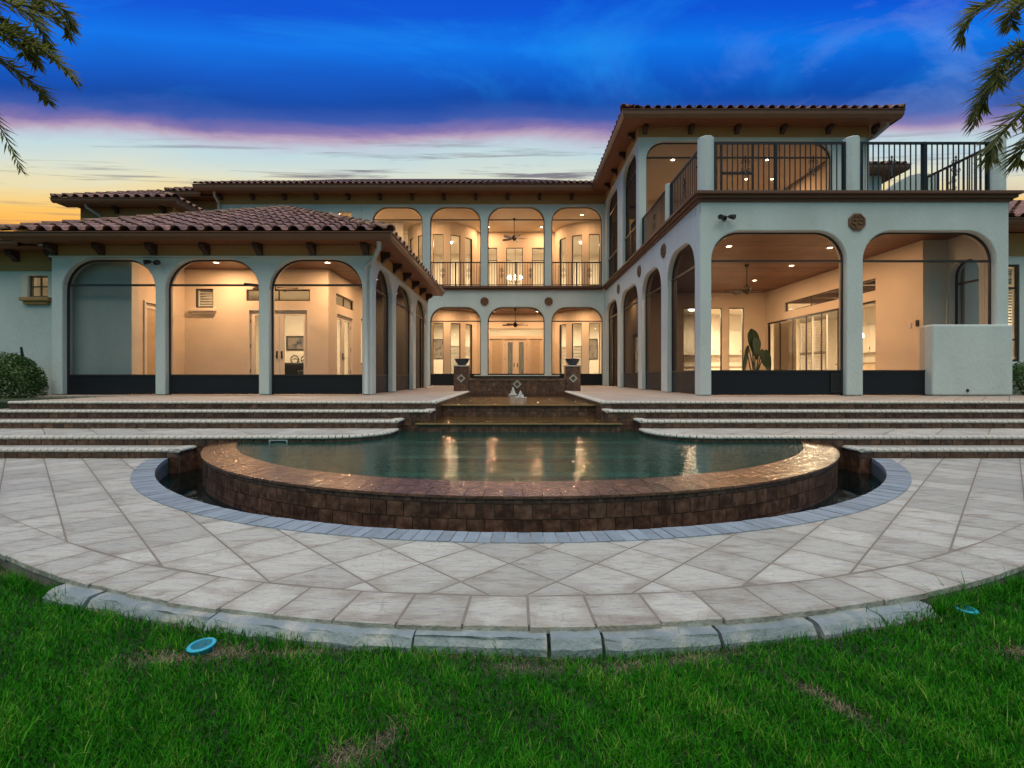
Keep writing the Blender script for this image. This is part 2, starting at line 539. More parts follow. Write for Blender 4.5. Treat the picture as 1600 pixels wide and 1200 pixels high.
class MB:
    def __init__(s):
        s.v, s.f = [], []

    def add(s, vs_, fs):
        k = len(s.v)
        s.v += [tuple(p) for p in vs_]
        s.f += [tuple(i + k for i in q) for q in fs]
        return s

    def box(s, x0, x1, y0, y1, z0, z1):
        return s.add([(x0, y0, z0), (x1, y0, z0), (x1, y1, z0), (x0, y1, z0), (x0, y0, z1), (x1, y0, z1), (x1, y1, z1), (x0, y1, z1)],
                     [(3, 2, 1, 0), (4, 5, 6, 7), (0, 1, 5, 4), (1, 2, 6, 5), (2, 3, 7, 6), (3, 0, 4, 7)])

    def prism(s, pts, z0, z1):
        n = len(pts)
        a = sum(pts[i][0] * pts[(i + 1) % n][1] - pts[(i + 1) % n][0] * pts[i][1] for i in range(n))
        if a < 0:
            pts = pts[::-1]
        vs_ = [(p[0], p[1], z0) for p in pts] + [(p[0], p[1], z1) for p in pts]
        fs = [tuple(range(n))[::-1], tuple(range(n, 2 * n))] + [(i, (i + 1) % n, n + (i + 1) % n, n + i) for i in range(n)]
        return s.add(vs_, fs)

    def tube(s, pts, r, seg=6, cap=True):
        pts = [Vector(p) for p in pts]
        rs = r if isinstance(r, (list, tuple)) else [r] * len(pts)
        vs_, fs = [], []
        ref = None
        for i, p in enumerate(pts):
            d = (pts[min(i + 1, len(pts) - 1)] - pts[max(i - 1, 0)]).normalized()
            if ref is None or abs(d.dot(ref)) > .98:
                ref = Vector((0, 0, 1)) if abs(d.z) < .9 else Vector((1, 0, 0))
            a = d.cross(ref).normalized()
            b_ = d.cross(a)
            for k in range(seg):
                q = 2 * pi * k / seg
                vs_.append(p + (a * cos(q) + b_ * sin(q)) * rs[i])
        for i in range(len(pts) - 1):
            for k in range(seg):
                k2 = (k + 1) % seg
                fs.append((i * seg + k, i * seg + k2, (i + 1) * seg + k2, (i + 1) * seg + k))
        if cap:
            fs.append(tuple(range(seg)))
            fs.append(tuple(range((len(pts) - 1) * seg, len(pts) * seg))[::-1])
        return s.add(vs_, fs)

    def lathe(s, prof, c=(0, 0, 0), seg=20):
        vs_, fs = [], []
        for r, z in prof:
            for k in range(seg):
                q = 2 * pi * k / seg
                vs_.append((c[0] + r * cos(q), c[1] + r * sin(q), c[2] + z))
        for i in range(len(prof) - 1):
            for k in range(seg):
                k2 = (k + 1) % seg
                fs.append((i * seg + k, i * seg + k2, (i + 1) * seg + k2, (i + 1) * seg + k))
        return s.add(vs_, fs)

    def mesh(s, name, material, smooth=False):
        me = bpy.data.meshes.new(name)
        me.from_pydata(s.v, [], s.f)
        me.materials.append(M[material])
        if smooth:
            me.polygons.foreach_set('use_smooth', [True] * len(me.polygons))
        me.update()
        return me

    def build(s, name, material, parent=None, bevel=0, smooth=False, seg=2, ang=50, fix=False):
        me = s.mesh(name, material, smooth)
        if fix:
            bm = bmesh.new()
            bm.from_mesh(me)
            bmesh.ops.recalc_face_normals(bm, faces=bm.faces)
            bm.to_mesh(me)
            bm.free()
        o = link(name, me, parent)
        if bevel:
            bv = o.modifiers.new('bevel', 'BEVEL')
            bv.width = bevel
            bv.segments = seg
            bv.limit_method = 'ANGLE'
            bv.angle_limit = radians(ang)
            bv.harden_normals = False
        return o


def box(name, x0, x1, y0, y1, z0, z1, material, parent=None, bevel=0):
    return MB().box(x0, x1, y0, y1, z0, z1).build(name, material, parent, bevel)


def frame_pt(P, u, s_, z, d=0):
    """point on a wall plane: s along u, height z, d outward along the wall's normal"""
    return (P[0] + u[0] * s_ + u[1] * d, P[1] + u[1] * s_ - u[0] * d, z)


def arch(s0, s1, z0, zt, r, n=9):
    pts = [(s0, z0)]
    rx = min(r, (s1 - s0) / 2 - .02)
    for i in range(n + 1):
        q = pi - (pi / 2) * i / n
        pts.append((s0 + rx + rx * cos(q), zt - r + r * sin(q)))
    for i in range(n + 1):
        q = pi / 2 - (pi / 2) * i / n
        pts.append((s1 - rx + rx * cos(q), zt - r + r * sin(q)))
    pts.append((s1, z0))
    return pts


def comb(s0, s1, z0, z1, opens):
    """wall outline whose openings reach the floor"""
    out_ = [(s0, z0)]
    for o_ in opens:
        out_ += o_
    out_ += [(s1, z0), (s1, z1), (s0, z1)]
    return out_


def wall(name, P, u, outline, holes=(), thick=.3, material='stucco', parent=None, bevel=0.0, d0=0.0):
    mb = MB()
    if holes and len(outline) == 4 and all(len(h) == 4 for h in holes):
        S_ = sorted({round(p[0], 4) for lp in [outline, *holes] for p in lp})
        Z_ = sorted({round(p[1], 4) for lp in [outline, *holes] for p in lp})
        solid = lambda i, j: 0 <= i < len(S_) - 1 and 0 <= j < len(Z_) - 1 and not any(
            h[0][0] < (S_[i] + S_[i + 1]) / 2 < h[1][0] and h[0][1] < (Z_[j] + Z_[j + 1]) / 2 < h[2][1] for h in holes)
        q = lambda *a: mb.add([frame_pt(P, u, *b) for b in a], [(0, 1, 2, 3)])
        f_, k_ = d0, d0 - thick
        for i in range(len(S_) - 1):
            for j in range(len(Z_) - 1):
                if not solid(i, j):
                    continue
                a, b, c, d = S_[i], S_[i + 1], Z_[j], Z_[j + 1]
                q((a, c, f_), (b, c, f_), (b, d, f_), (a, d, f_))
                q((a, d, k_), (b, d, k_), (b, c, k_), (a, c, k_))
                if not solid(i - 1, j):
                    q((a, c, f_), (a, d, f_), (a, d, k_), (a, c, k_))
                if not solid(i + 1, j):
                    q((b, d, f_), (b, c, f_), (b, c, k_), (b, d, k_))
                if not solid(i, j - 1):
                    q((b, c, f_), (a, c, f_), (a, c, k_), (b, c, k_))
                if not solid(i, j + 1):
                    q((a, d, f_), (b, d, f_), (b, d, k_), (a, d, k_))
        return mb.build(name, material, parent)
    loops = [list(outline)] + [list(h) for h in holes]
    flat = [p for lp in loops for p in lp]
    n = len(flat)
    V = [frame_pt(P, u, a, z, d0) for a, z in flat] + [frame_pt(P, u, a, z, d0 - thick) for a, z in flat]
    F = []
    if holes:
        for tri in tessellate_polygon([[Vector((a, z, 0)) for a, z in lp] for lp in loops]):
            F.append(tuple(tri))
            F.append(tuple(i + n for i in tri)[::-1])
    else:
        F.append(tuple(range(n)))
        F.append(tuple(range(n, 2 * n))[::-1])
    k = 0
    for lp in loops:
        m_ = len(lp)
        for i in range(m_):
            a, b_ = k + i, k + (i + 1) % m_
            F.append((a, a + n, b_ + n, b_))
        k += m_
    mb.add(V, F)
    return mb.build(name, material, parent, bevel, fix=True, seg=3)


def rect(s0, s1, z0, z1):
    return [(s0, z0), (s1, z0), (s1, z1), (s0, z1)]


def fbox(mb, P, u, s0, s1, z0, z1, d0, d1):
    """box on a wall frame"""
    c = [frame_pt(P, u, a, z, d) for z in (z0, z1) for (a, d) in ((s0, d0), (s1, d0), (s1, d1), (s0, d1))]
    if d0 > d1:
        c = [c[3], c[2], c[1], c[0], c[7], c[6], c[5], c[4]]
    return mb.add(c, [(0, 1, 2, 3), (7, 6, 5, 4), (4, 5, 1, 0), (5, 6, 2, 1), (6, 7, 3, 2), (7, 4, 0, 3)])

# ================================================================== GROUND, PAVING, POOL
CX, CY = .06, 8.40          # centre of the round pool
R_IN, R_WALL, R_TR, R_BR, R_RING, R_OUT = 4.20, 4.54, 5.00, 5.21, 5.97, 6.27
PHI = radians(30)           # the round front passes into straight sides here
DECK = .64
LZ = -.085                  # lawn level


def pol(r, a, z=0.0):
    """a = angle from the front of the pool, positive to the right"""
    return (CX + r * sin(a), CY - r * cos(a), z)


# lawn sheet, open in the middle where the terrace is
mb = MB()
radii = [6.05, 6.5, 7.2, 8.5, 11, 16, 30, 80, 400]
seg = 96
vs_, fs = [], []
for r in radii:
    for k in range(seg):
        q = 2 * pi * k / seg
        x, y = CX + r * sin(q), CY - r * cos(q)
        z = LZ + (.018 * sin(x * 1.7 + 1) * cos(y * 1.3) if 6.3 < r < 30 else 0)
        vs_.append((x, y, z))
for i in range(len(radii) - 1):
    for k in range(seg):
        k2 = (k + 1) % seg
        fs.append((i * seg + k, (i + 1) * seg + k, (i + 1) * seg + k2, i * seg + k2))
mb.add(vs_, fs)
lawn = mb.build('lawn', 'soil', smooth=True, fix=True)
tag(lawn, 'dark soil ground of the garden under the green lawn', 'ground', kind='structure')

# earth banks beside the top steps, level with the landings
for sgn, nm in ((-1, 'left'), (1, 'right')):
    pass


def outer_r(a):
    """distance of the paving edge from the pool centre at angle a (R_OUT scaled by f elsewhere)"""
    if abs(a) <= PHI:
        return 1.0
    return 1.0 / cos(min(abs(a) - PHI, radians(80)))


def outline(r, amax, n):
    return [pol(r * outer_r(-amax + 2 * amax * i / n), -amax + 2 * amax * i / n) for i in range(n + 1)]


# bed under the paving
walk = None
A_MAX = radians(78)
n = 80
mb = MB()
vi, vo = [], []
for i in range(n + 1):
    a = -A_MAX + 2 * A_MAX * i / n
    vi.append(pol(R_TR, a, -.0009))
    vo.append(pol((R_OUT - .02) * outer_r(a), a, -.0009))
vd = [(p[0], p[1], -.16) for p in vo]
k = n + 1
mb.add(vi + vo + vd, [(i, k + i, k + i + 1, i + 1) for i in range(n)] + [(k + i, 2 * k + i, 2 * k + i + 1, k + i + 1) for i in range(n)])
walk = mb.build('patio_walk', 'paver_base', fix=True)
tag(walk, 'curved walk of pale stamped pavers round the pool', 'paving', kind='structure')


def clip(poly, nx, ny, d):
    """keep the part of poly with n.p <= d"""
    res = []
    for i in range(len(poly)):
        a, b_ = poly[i], poly[(i + 1) % len(poly)]
        da, db = a[0] * nx + a[1] * ny - d, b_[0] * nx + b_[1] * ny - d
        if da <= 0:
            res.append(a)
        if da * db < 0:
            q = da / (da - db)
            res.append((a[0] + (b_[0] - a[0]) * q, a[1] + (b_[1] - a[1]) * q))
    return res


def area(p):
    return abs(sum(p[i][0] * p[(i + 1) % len(p)][1] - p[(i + 1) % len(p)][0] * p[i][1] for i in range(len(p)))) / 2


def inset(poly, g):
    c = (sum(p[0] for p in poly) / len(poly), sum(p[1] for p in poly) / len(poly))
    res = list(poly)
    n_ = len(poly)
    a2 = sum(poly[i][0] * poly[(i + 1) % n_][1] - poly[(i + 1) % n_][0] * poly[i][1] for i in range(n_))
    if a2 < 0:
        poly = poly[::-1]
    for i in range(n_):
        a, b_ = poly[i], poly[(i + 1) % n_]
        dx, dy = b_[0] - a[0], b_[1] - a[1]
        L = sqrt(dx * dx + dy * dy)
        if L < 1e-5:
            continue
        nx, ny = dy / L, -dx / L
        res = clip(res, nx, ny, nx * a[0] + ny * a[1] - g)
        if len(res) < 3:
            return []
    return res


def slab(name, poly, z0, z1, material, parent, edge=.006, tilt=.0):
    """flat paving stone with a small worn edge"""
    n_ = len(poly)
    a2 = sum(poly[i][0] * poly[(i + 1) % n_][1] - poly[(i + 1) % n_][0] * poly[i][1] for i in range(n_))
    if a2 < 0:
        poly = poly[::-1]
    top = inset(poly, edge)
    if len(top) != n_:
        top = poly
    c = (sum(p[0] for p in poly) / n_, sum(p[1] for p in poly) / n_)
    tx, ty = random.uniform(-tilt, tilt), random.uniform(-tilt, tilt)
    # match top vertices to the outline by nearest corner
    tops = [min(top, key=lambda q: (q[0] - p[0]) ** 2 + (q[1] - p[1]) ** 2) for p in poly]
    zt = lambda p, z: z + tx * (p[0] - c[0]) + ty * (p[1] - c[1])
    vs2 = [(p[0], p[1], z0) for p in poly] + [(p[0], p[1], zt(p, z1 - edge * .8)) for p in poly] + [(p[0], p[1], zt(p, z1)) for p in tops]
    f2 = [tuple(range(2 * n_, 3 * n_))]
    for r_ in (0, 1):
        for i in range(n_):
            j = (i + 1) % n_
            f2.append((r_ * n_ + i, r_ * n_ + j, (r_ + 1) * n_ + j, (r_ + 1) * n_ + i))
    return MB().add(vs2, f2).build(name, material, parent)


# diamond pavers
side = .356
hd = side / sqrt(2) * 1.0
for i in range(-40, 41):
    for j in range(-40, 41):
        cx_ = -.035 + (i + j) * hd
        cy_ = 2.60 + (i - j) * hd
        if cy_ < 1.8 or cy_ > 6.9 or abs(cx_) > 7.9:
            continue
        sq = [(cx_ - hd, cy_), (cx_, cy_ - hd), (cx_ + hd, cy_), (cx_, cy_ + hd)]
        dx, dy = cx_ - CX, cy_ - CY
        r = sqrt(dx * dx + dy * dy)
        a = atan2(dx, -dy)
        if r < R_TR - .2:
            continue
        nx, ny = dx / r, dy / r
        sq = clip(sq, -nx, -ny, -(nx * CX + ny * CY + R_TR + .06))
        ac = max(-PHI, min(PHI, a))
        # the ring's inside edge is laid in short straight runs
        stp = radians(30 / 4)
        am = (math.floor(ac / stp) + .5) * stp if abs(ac) < PHI - 1e-6 else ac
        for aa in {am, max(-PHI, min(PHI, am - stp)), max(-PHI, min(PHI, am + stp))}:
            nx, ny = sin(aa), -cos(aa)
            rr = R_RING * (cos(stp / 2) if abs(aa) < PHI - 1e-6 else 1)
            if len(sq) > 2:
                sq = clip(sq, nx, ny, nx * CX + ny * CY + rr + .005)
        if len(sq) > 2:
            sq = clip(sq, 0, 1, 6.52)
        if len(sq) < 3 or area(sq) < .003:
            continue
        sq = inset(sq, .0042)
        if len(sq) < 3:
            continue
        slab('paver', sq, -.03, random.uniform(-.0003, .0006), 'paver', walk, .003, .0012)

# outer ring of square pavers
arc = []
a = 0
pts_ring = []
da = .0465
k0 = int(PHI / da)
edges = [i * da for i in range(-k0, k0 + 1)]
edges[0], edges[-1] = -PHI, PHI


def ring_piece(p, parent):
    q = inset(p, .0042)
    if len(q) > 2:
        slab('border_paver', q, -.030, random.uniform(.0, .0012), 'paver', parent, .004, .0015)


for a0, a1 in zip(edges[:-1], edges[1:]):
    am = (a0 + a1) / 2
    rj = R_OUT + random.uniform(-.012, .012)
    ring_piece([pol(R_RING + .002, a0)[:2], pol(R_RING + .002, a1)[:2], pol(rj, a1)[:2], pol(rj, a0)[:2]], walk)
for sgn in (-1, 1):
    a = sgn * PHI
    tdir = (sgn * cos(PHI), sin(PHI))
    for k in range(24):
        p0, p1 = k * .29, (k + 1) * .29
        i0, o0 = pol(R_RING, a), pol(R_OUT, a)
        ring_piece([(i0[0] + tdir[0] * p0, i0[1] + tdir[1] * p0), (i0[0] + tdir[0] * p1, i0[1] + tdir[1] * p1),
                    (o0[0] + tdir[0] * p1, o0[1] + tdir[1] * p1), (o0[0] + tdir[0] * p0, o0[1] + tdir[1] * p0)], walk)

# soldier course of bricks along the trough, bluish light put into their colour
bw = .086
tilted = MB().box(-bw / 2 + .0025, bw / 2 - .0025, -.105, .105, -.05, .006)
brick_me = tilted.mesh('border_brick', 'border_brick')
nb = int(2 * radians(67) * (R_TR + .1) / bw)
for i in range(nb + 1):
    a = -radians(67) + 2 * radians(67) * i / nb
    p = pol((R_TR + R_BR) / 2, a, random.uniform(-.001, .003))
    link('border_brick', brick_me, walk, p, (random.uniform(-.01, .01), random.uniform(-.01, .01), a), (1, 1, 1))

# broken concrete footing showing below the paving's edge
foot = tag(link('concrete_footing', None, None, pol(6.35, 0, -.1)), 'cracked blue-grey concrete footing between pavers and lawn', 'footing')
cuts = [-.405, -.352, -.232, -.078, .012, .050, .130, .205, .262, .315]
for a0, a1 in zip(cuts[:-1], cuts[1:]):
    mb = MB()
    n_ = max(4, int((a1 - a0) / .012))
    gap = random.choice((.0003, .0006, .0008, .0022))
    rows = []
    wd = random.uniform(.060, .088) if -.41 < a0 < .30 else random.uniform(.02, .04)
    zt = random.uniform(-.030, -.022)
    for i in range(n_ + 1):
        a = a0 + gap + (a1 - a0 - 2 * gap) * i / n_
        ro = R_OUT + wd + random.uniform(-.009, .009)
        ri = R_OUT - .06
        z = zt + random.uniform(-.004, .004)
        rows.append([pol(ri, a, -.2), pol(ri, a, z + .004), pol(R_OUT + wd * .3, a, z + .003), pol(R_OUT + wd * .6, a, z + random.uniform(-.003, .003)),
                     pol(ro - .022, a, z - random.uniform(.004, .014)), pol(ro, a, z - .035), pol(ro + .006, a, -.2)])
    m_ = 7
    vs2 = [p for r_ in rows for p in r_]
    f2 = [(i * m_ + j, i * m_ + j + 1, (i + 1) * m_ + j + 1, (i + 1) * m_ + j) for i in range(n_) for j in range(m_ - 1)]
    f2 += [tuple(range(m_)), tuple(range(n_ * m_, (n_ + 1) * m_))[::-1]]
    mb.add(vs2, f2).build('concrete_block', 'concrete', foot, fix=True)

# ------------------------------------------------------------------ pool
pool = empty('swimming_pool', (CX, CY, 0), 'round raised pool with brown tiled overflow wall and wet coping', 'pool')


def annulus(name, r0, r1, z0, z1, a0, a1, n_, material, parent, z0i=None, z1i=None):
    mb_ = MB()
    vs2 = []
    for i in range(n_ + 1):
        a_ = a0 + (a1 - a0) * i / n_
        vs2 += [pol(r0, a_, z0), pol(r0, a_, z1i if z1i is not None else z1), pol(r1, a_, z1), pol(r1, a_, z0)]
    f2 = []
    for i in range(n_):
        for j in range(4):
            j2 = (j + 1) % 4
            f2.append((i * 4 + j, i * 4 + j2, (i + 1) * 4 + j2, (i + 1) * 4 + j))
    f2 += [(0, 1, 2, 3), (n_ * 4 + 3, n_ * 4 + 2, n_ * 4 + 1, n_ * 4)]
    return mb_.add(vs2, f2).build(name, material, parent, fix=True)


annulus('wall', R_IN, R_WALL - .012, -.6, .130, -radians(80), radians(80), 90, 'grout', pool, z1i=.165)
# wall tiles: narrow trim row and larger rows below
for zc, hh, row in ((.110, .050, 0), (.020, .118, 1), (-.103, .118, 2), (-.226, .118, 3)):
    wt = .146
    me = MB().box(-wt / 2 + .0022, wt / 2 - .0022, 0, .016, -hh / 2 + .0012, hh / 2 - .0012).mesh('wall_tile', 'tile_brown')
    amax = radians(70)
    nt_ = int(2 * amax * R_WALL / wt)
    for i in range(nt_):
        a = -amax + 2 * amax * (i + .5 * (row % 2)) / nt_
        x, y, z = pol(R_WALL + .0015 + random.uniform(-.0015, .0015), a, zc)
        link('wall_tile', me, pool, (x, y, z), (0, 0, a))
# coping tiles, two rings, sloping a little outward
for r0, r1, wt, off in ((R_IN - .015, R_IN + .165, .150, 0), (R_IN + .168, R_WALL + .022, .153, .5)):
    zi = lambda r_: .181 - (r_ - R_IN) * .095
    amax = radians(72)
    nt_ = int(2 * amax * R_WALL / wt)
    hw = amax / nt_
    g = .003 / 4.4
    mb = MB()
    a_, b2 = -hw + g, hw - g
    P8 = []
    for (z_off) in (-.02, 0):
        for (rr, aa) in ((r0, a_), (r0, b2), (r1, b2), (r1, a_)):
            P8.append((rr * sin(aa), -rr * cos(aa), zi(rr) + z_off))
    me = mb.add(P8, [(0, 1, 2, 3), (7, 6, 5, 4), (0, 4, 5, 1), (1, 5, 6, 2), (2, 6, 7, 3), (3, 7, 4, 0)]).mesh('coping_tile', 'wet_tile')
    bm = bmesh.new(); bm.from_mesh(me); bmesh.ops.recalc_face_normals(bm, faces=bm.faces); bm.to_mesh(me); bm.free()
    for i in range(nt_):
        a = -amax + 2 * amax * (i + off) / nt_
        link('coping_tile', me, pool, (CX, CY, random.uniform(-.0008, .0008)), (0, 0, a))
# shell under water
vs_, fs = [], []
n = 96
for i in range(n):
    q = 2 * pi * i / n
    vs_.append((CX + R_IN * sin(q), CY - R_IN * cos(q), .15))
for i in range(n):
    q = 2 * pi * i / n
    vs_.append((CX + (R_IN - .1) * sin(q), CY - (R_IN - .1) * cos(q), -.95))
fs = [(i, (i + 1) % n, n + (i + 1) % n, n + i) for i in range(n)] + [tuple(range(n, 2 * n))]
MB().add(vs_, fs).build('basin', 'plaster', pool, fix=True)
for k, (y0, z1) in enumerate(((7.75, .02), (7.4, -.16), (7.05, -.36))):
    o = box('underwater_step', CX - 2.9, CX + 2.9, y0, 8.5, -.95, z1, 'plaster', pool)
    box('step_edge', CX - 2.9, CX + 2.9, y0 - .012, y0 + .05, z1 - .05, z1 + .004, 'blue_glaze', o)

pts = [pol(R_IN + .004, -radians(90) + radians(180) * i / 90) for i in range(91)]
water = MB().add([(p[0], p[1], .172) for p in pts], [tuple(range(91))]).build('pool_water', 'pool_water', fix=True)
tag(water, 'rippled dark green water of the round pool', 'water', kind='structure')
if water.data.polygons[0].normal.z < 0:
    water.data.flip_normals()

# trough that catches the overflow
trough = empty('overflow_trough', (CX, CY - 4.75, -.5), 'narrow curved water trough below the pool wall', 'trough')
annulus('outer_wall', R_TR, R_TR + .12, -.6, -.045, -radians(72), radians(72), 80, 'trough', trough)
annulus('inner_ledge', R_TR - .13, R_TR, -.6, -.28, -radians(72), radians(72), 80, 'trough', trough)
annulus('floor', R_WALL - .05, R_TR + .05, -.72, -.58, -radians(72), radians(72), 80, 'trough', trough)
n = 80
vs_ = [pol(R_WALL - .02, -radians(72) + radians(144) * i / n, -.20) for i in range(n + 1)] + \
      [pol(R_TR + .02, -radians(72) + radians(144) * i / n, -.20) for i in range(n + 1)]
tw = MB().add(vs_, [(i, n + 1 + i, n + 2 + i, i + 1) for i in range(n)]).build('trough_water', 'trough_water', fix=True)
tag(tw, 'dark still water in the trough round the pool', 'water', kind='structure')
if tw.data.polygons[0].normal.z < 0:
    tw.data.flip_normals()

# ------------------------------------------------------------------ steps and deck


def walk_path(path, step):
    """points at even steps along a polyline with direction"""
    res = []
    segs = []
    tot = 0
    for a_, b2 in zip(path[:-1], path[1:]):
        L = sqrt((b2[0] - a_[0]) ** 2 + (b2[1] - a_[1]) ** 2)
        segs.append((tot, L, a_, b2))
        tot += L
    n_ = max(1, int(round(tot / step)))
    stp = tot / n_
    for i in range(n_):
        d = (i + .5) * stp
        for t0, L, a_, b2 in segs:
            if t0 <= d <= t0 + L + 1e-9:
                q = (d - t0) / L
                res.append((a_[0] + (b2[0] - a_[0]) * q, a_[1] + (b2[1] - a_[1]) * q, atan2(b2[1] - a_[1], b2[0] - a_[0])))
                break
    return res, stp


tile_cache = {}


def riser_tiles(path, z0, z1, parent, wt=.165, out_d=.0):
    """tiles on a face whose outward side is to the right of the path direction"""
    pts2, stp = walk_path(path, wt)
    key = (round(stp, 3), round(z1 - z0, 3))
    if key not in tile_cache:
        tile_cache[key] = MB().box(-stp / 2 + .0042, stp / 2 - .0042, -.012, .004, .002, z1 - z0 - .002).mesh('riser_tile', 'tile_brown')
    for x, y, a_ in pts2:
        link('riser_tile', tile_cache[key], parent, (x, y, z0), (0, 0, a_))


def nosing(path, z, parent, wd=.088, name='nosing'):
    """row of rounded bullnose bricks, joints open"""
    pts2, stp = walk_path(path, wd)
    mb_ = MB()
    prof = [(.12, -.002), (.0, .0), (-.022, -.006), (-.036, -.020), (-.036, -.034), (-.022, -.047), (.0, -.050), (.12, -.050)]
    h2 = stp / 2 - .0058
    for x, y, a_ in pts2:
        ca, sa = cos(a_), sin(a_)
        jz = random.uniform(-.0012, .0016)
        vs2 = []
        for s_ in (-h2, h2):
            for (dn, dz) in prof:
                vs2.append((x + ca * s_ - sa * dn, y + sa * s_ + ca * dn, z + dz + jz))
        m_ = len(prof)
        f2 = [(j, j + 1, m_ + j + 1, m_ + j) for j in range(m_ - 1)] + [tuple(range(m_))[::-1], tuple(range(m_, 2 * m_))]
        mb_.add(vs2, f2)
    o = mb_.build(name, 'nose_brick', parent, fix=True)
    o['kind'] = 'stuff'
    return o


def mx(s_, x):
    return CX + s_ * x


steps = []
for s_, sd in ((-1, 'left'), (1, 'right')):
    def P_(pts3):
        """list of (|x|,y) walking outward->inward for the left side, mirrored for the right"""
        q = [(mx(s_, a_), b2) for a_, b2 in pts3]
        return q if s_ < 0 else q[::-1]
    far = 12.5 if s_ > 0 else 8.6
    # lowest step
    o = MB().prism([(mx(s_, 4.5), 6.53), (mx(s_, far), 6.53), (mx(s_, far), 6.9), (mx(s_, 4.5), 6.9)], -.3, .118).build('step', 'grout')
    tag(o, f'lowest tiled step on the {sd} with pale bullnose edge, beside the trough', 'step', kind='structure')
    riser_tiles(P_([(far, 6.53), (4.5, 6.53)]), .0, .075, o)
    riser_tiles(P_([(4.5, 6.53), (4.5, 6.88)]), -.3, .075, o, .17)
    riser_tiles(P_([(4.76, 6.53), (4.5, 6.53)]), -.3, -.002, o, .13)
    nosing(P_([(far, 6.53), (4.5, 6.53), (4.5, 6.85)]), .128, o)
    tb = MB().prism([(mx(s_, 4.6), 6.64), (mx(s_, far), 6.64), (mx(s_, far), 6.86), (mx(s_, 4.6), 6.86)], .117, .126).build('tread', 'paver', o)
    # landing with a rounded inner end
    cur = [(2.72 - .77 * sin(q * pi / 20), 7.62 - .77 * cos(q * pi / 20)) for q in range(0, 11)]
    out_x = far + .3
    front = [(out_x, 6.85)] + cur + [(1.95, 7.9)]
    o = MB().prism([(mx(s_, a_), b2) for a_, b2 in front + [(out_x, 7.9)]], -1.0, .246).build('landing', 'grout')
    tag(o, f'broad paved landing on the {sd} rounding off at the pool', 'landing', kind='structure')
    riser_tiles(P_([(out_x, 6.85), (4.5, 6.85)]), .128, .204, o)
    inner = P_([(4.5, 6.85)] + cur + [(1.95, 7.9)])
    riser_tiles(inner, .09, .204, o, .16)
    riser_tiles(inner, -.03, .088, o, .16)
    riser_tiles(P_([(4.5, 6.85), (4.3, 6.85)]), -.27, -.032, o, .16)
    nosing(P_(front), .256, o)
    # landing pavers: diagonal, like the walk below
    for i in range(-40, 41):
        for j in range(-40, 41):
            cx_ = .02 + (i + j) * .37
            cy_ = 7.35 + (i - j) * .37
            if abs(cy_ - 7.4) > .8 or (cx_ - CX) * s_ < 1.6 or abs(cx_) > 9.4:
                continue
            sq = [(cx_ - .37, cy_), (cx_, cy_ - .37), (cx_ + .37, cy_), (cx_, cy_ + .37)]
            sq = clip(sq, 0, 1, 7.84)
            sq = clip(sq, 0, -1, -6.965) if len(sq) > 2 else sq
            if len(sq) > 2:   # keep clear of the rounded end
                sq = clip(sq, -s_, 0, -(CX * s_ + 2.06))
            dd = 1 / sqrt(2)
            if len(sq) > 2:
                sq = clip(sq, -s_ * dd, -dd, -(dd * (2.72 - .77 * .707) + dd * (7.62 - .77 * .707) + .10 + CX * s_ * dd))
            if len(sq) < 3 or area(sq) < .003:
                continue
            sq = inset(sq, .0035)
            if len(sq) > 2:
                slab('paver', sq, .235, .256 + random.uniform(-.0015, .001), 'paver', o, .004, .002)
    # two flights up
    for x_in, y0, z0, z1, nm in ((1.95, 7.85, .256, .384, 'lower of two'), (1.50, 8.30, .384, .512, 'upper of two')):
        o = MB().prism([(mx(s_, x_in), y0), (mx(s_, far + .6), y0), (mx(s_, far + .6), y0 + .6), (mx(s_, x_in), y0 + .6)], -.9, z1 - .01).build('step', 'grout')
        tag(o, f'{nm} long tiled steps between {sd} landing and upper deck', 'step', kind='structure')
        riser_tiles(P_([(far + .6, y0), (x_in, y0)]), z0, z1 - .052, o)
        for zz0, zz1 in ((z0 - .12, z0 - .002), (z0, z1 - .052)):
            riser_tiles(P_([(x_in, y0), (x_in, y0 + .5)]), zz0, zz1, o)
        if x_in < 1.9:
            riser_tiles(P_([(1.95, y0), (x_in, y0)]), z0 - .125, z0 - .003, o)
            riser_tiles(P_([(1.95, y0), (x_in, y0)]), z0 - .25, z0 - .128, o)
        nosing(P_([(far + .6, y0), (x_in, y0), (x_in, y0 + .44)]), z1, o)
    # upper deck
    xo = 17.0 if s_ > 0 else 9.02
    ox = 17.0 if s_ > 0 else 9.02
    body = [(1.47, 8.75), (ox, 8.75), (ox, 11.2), (17.0, 11.2), (17.0, 30), (1.47, 30)]
    o = MB().prism([(mx(s_, a_), b2) for a_, b2 in body], -.9, DECK - .006).build('deck', 'deck')
    tag(o, f'upper paved deck before the {sd} wing with pale brick edge', 'deck', kind='structure')
    riser_tiles(P_([(ox, 8.75), (1.47, 8.75)]), .512, DECK - .052, o)
    riser_tiles(P_([(1.5, 8.75), (1.47, 8.75)]), .39, .508, o, .03)
    for zz0, zz1 in ((.512, DECK - .052), (.39, .510), (.268, .388)):
        riser_tiles(P_([(1.47, 8.75), (1.47, 9.42)]), zz0, zz1, o)
    riser_tiles(P_([(1.47, 9.45), (1.47, 15.0)]), .50, DECK - .052, o)
    nosing(P_([(ox, 8.75), (1.47, 8.75), (1.47, 15.0)]) if s_ < 0 else P_([(ox, 8.75), (1.47, 8.75), (1.47, 15.0)]), DECK, o)
o = MB().box(CX - 1.46, CX + 1.46, 17.6, 30, -.9, DECK - .006).build('deck', 'deck')
tag(o, 'upper paved deck behind the raised spa before the glass doors', 'deck', kind='structure')

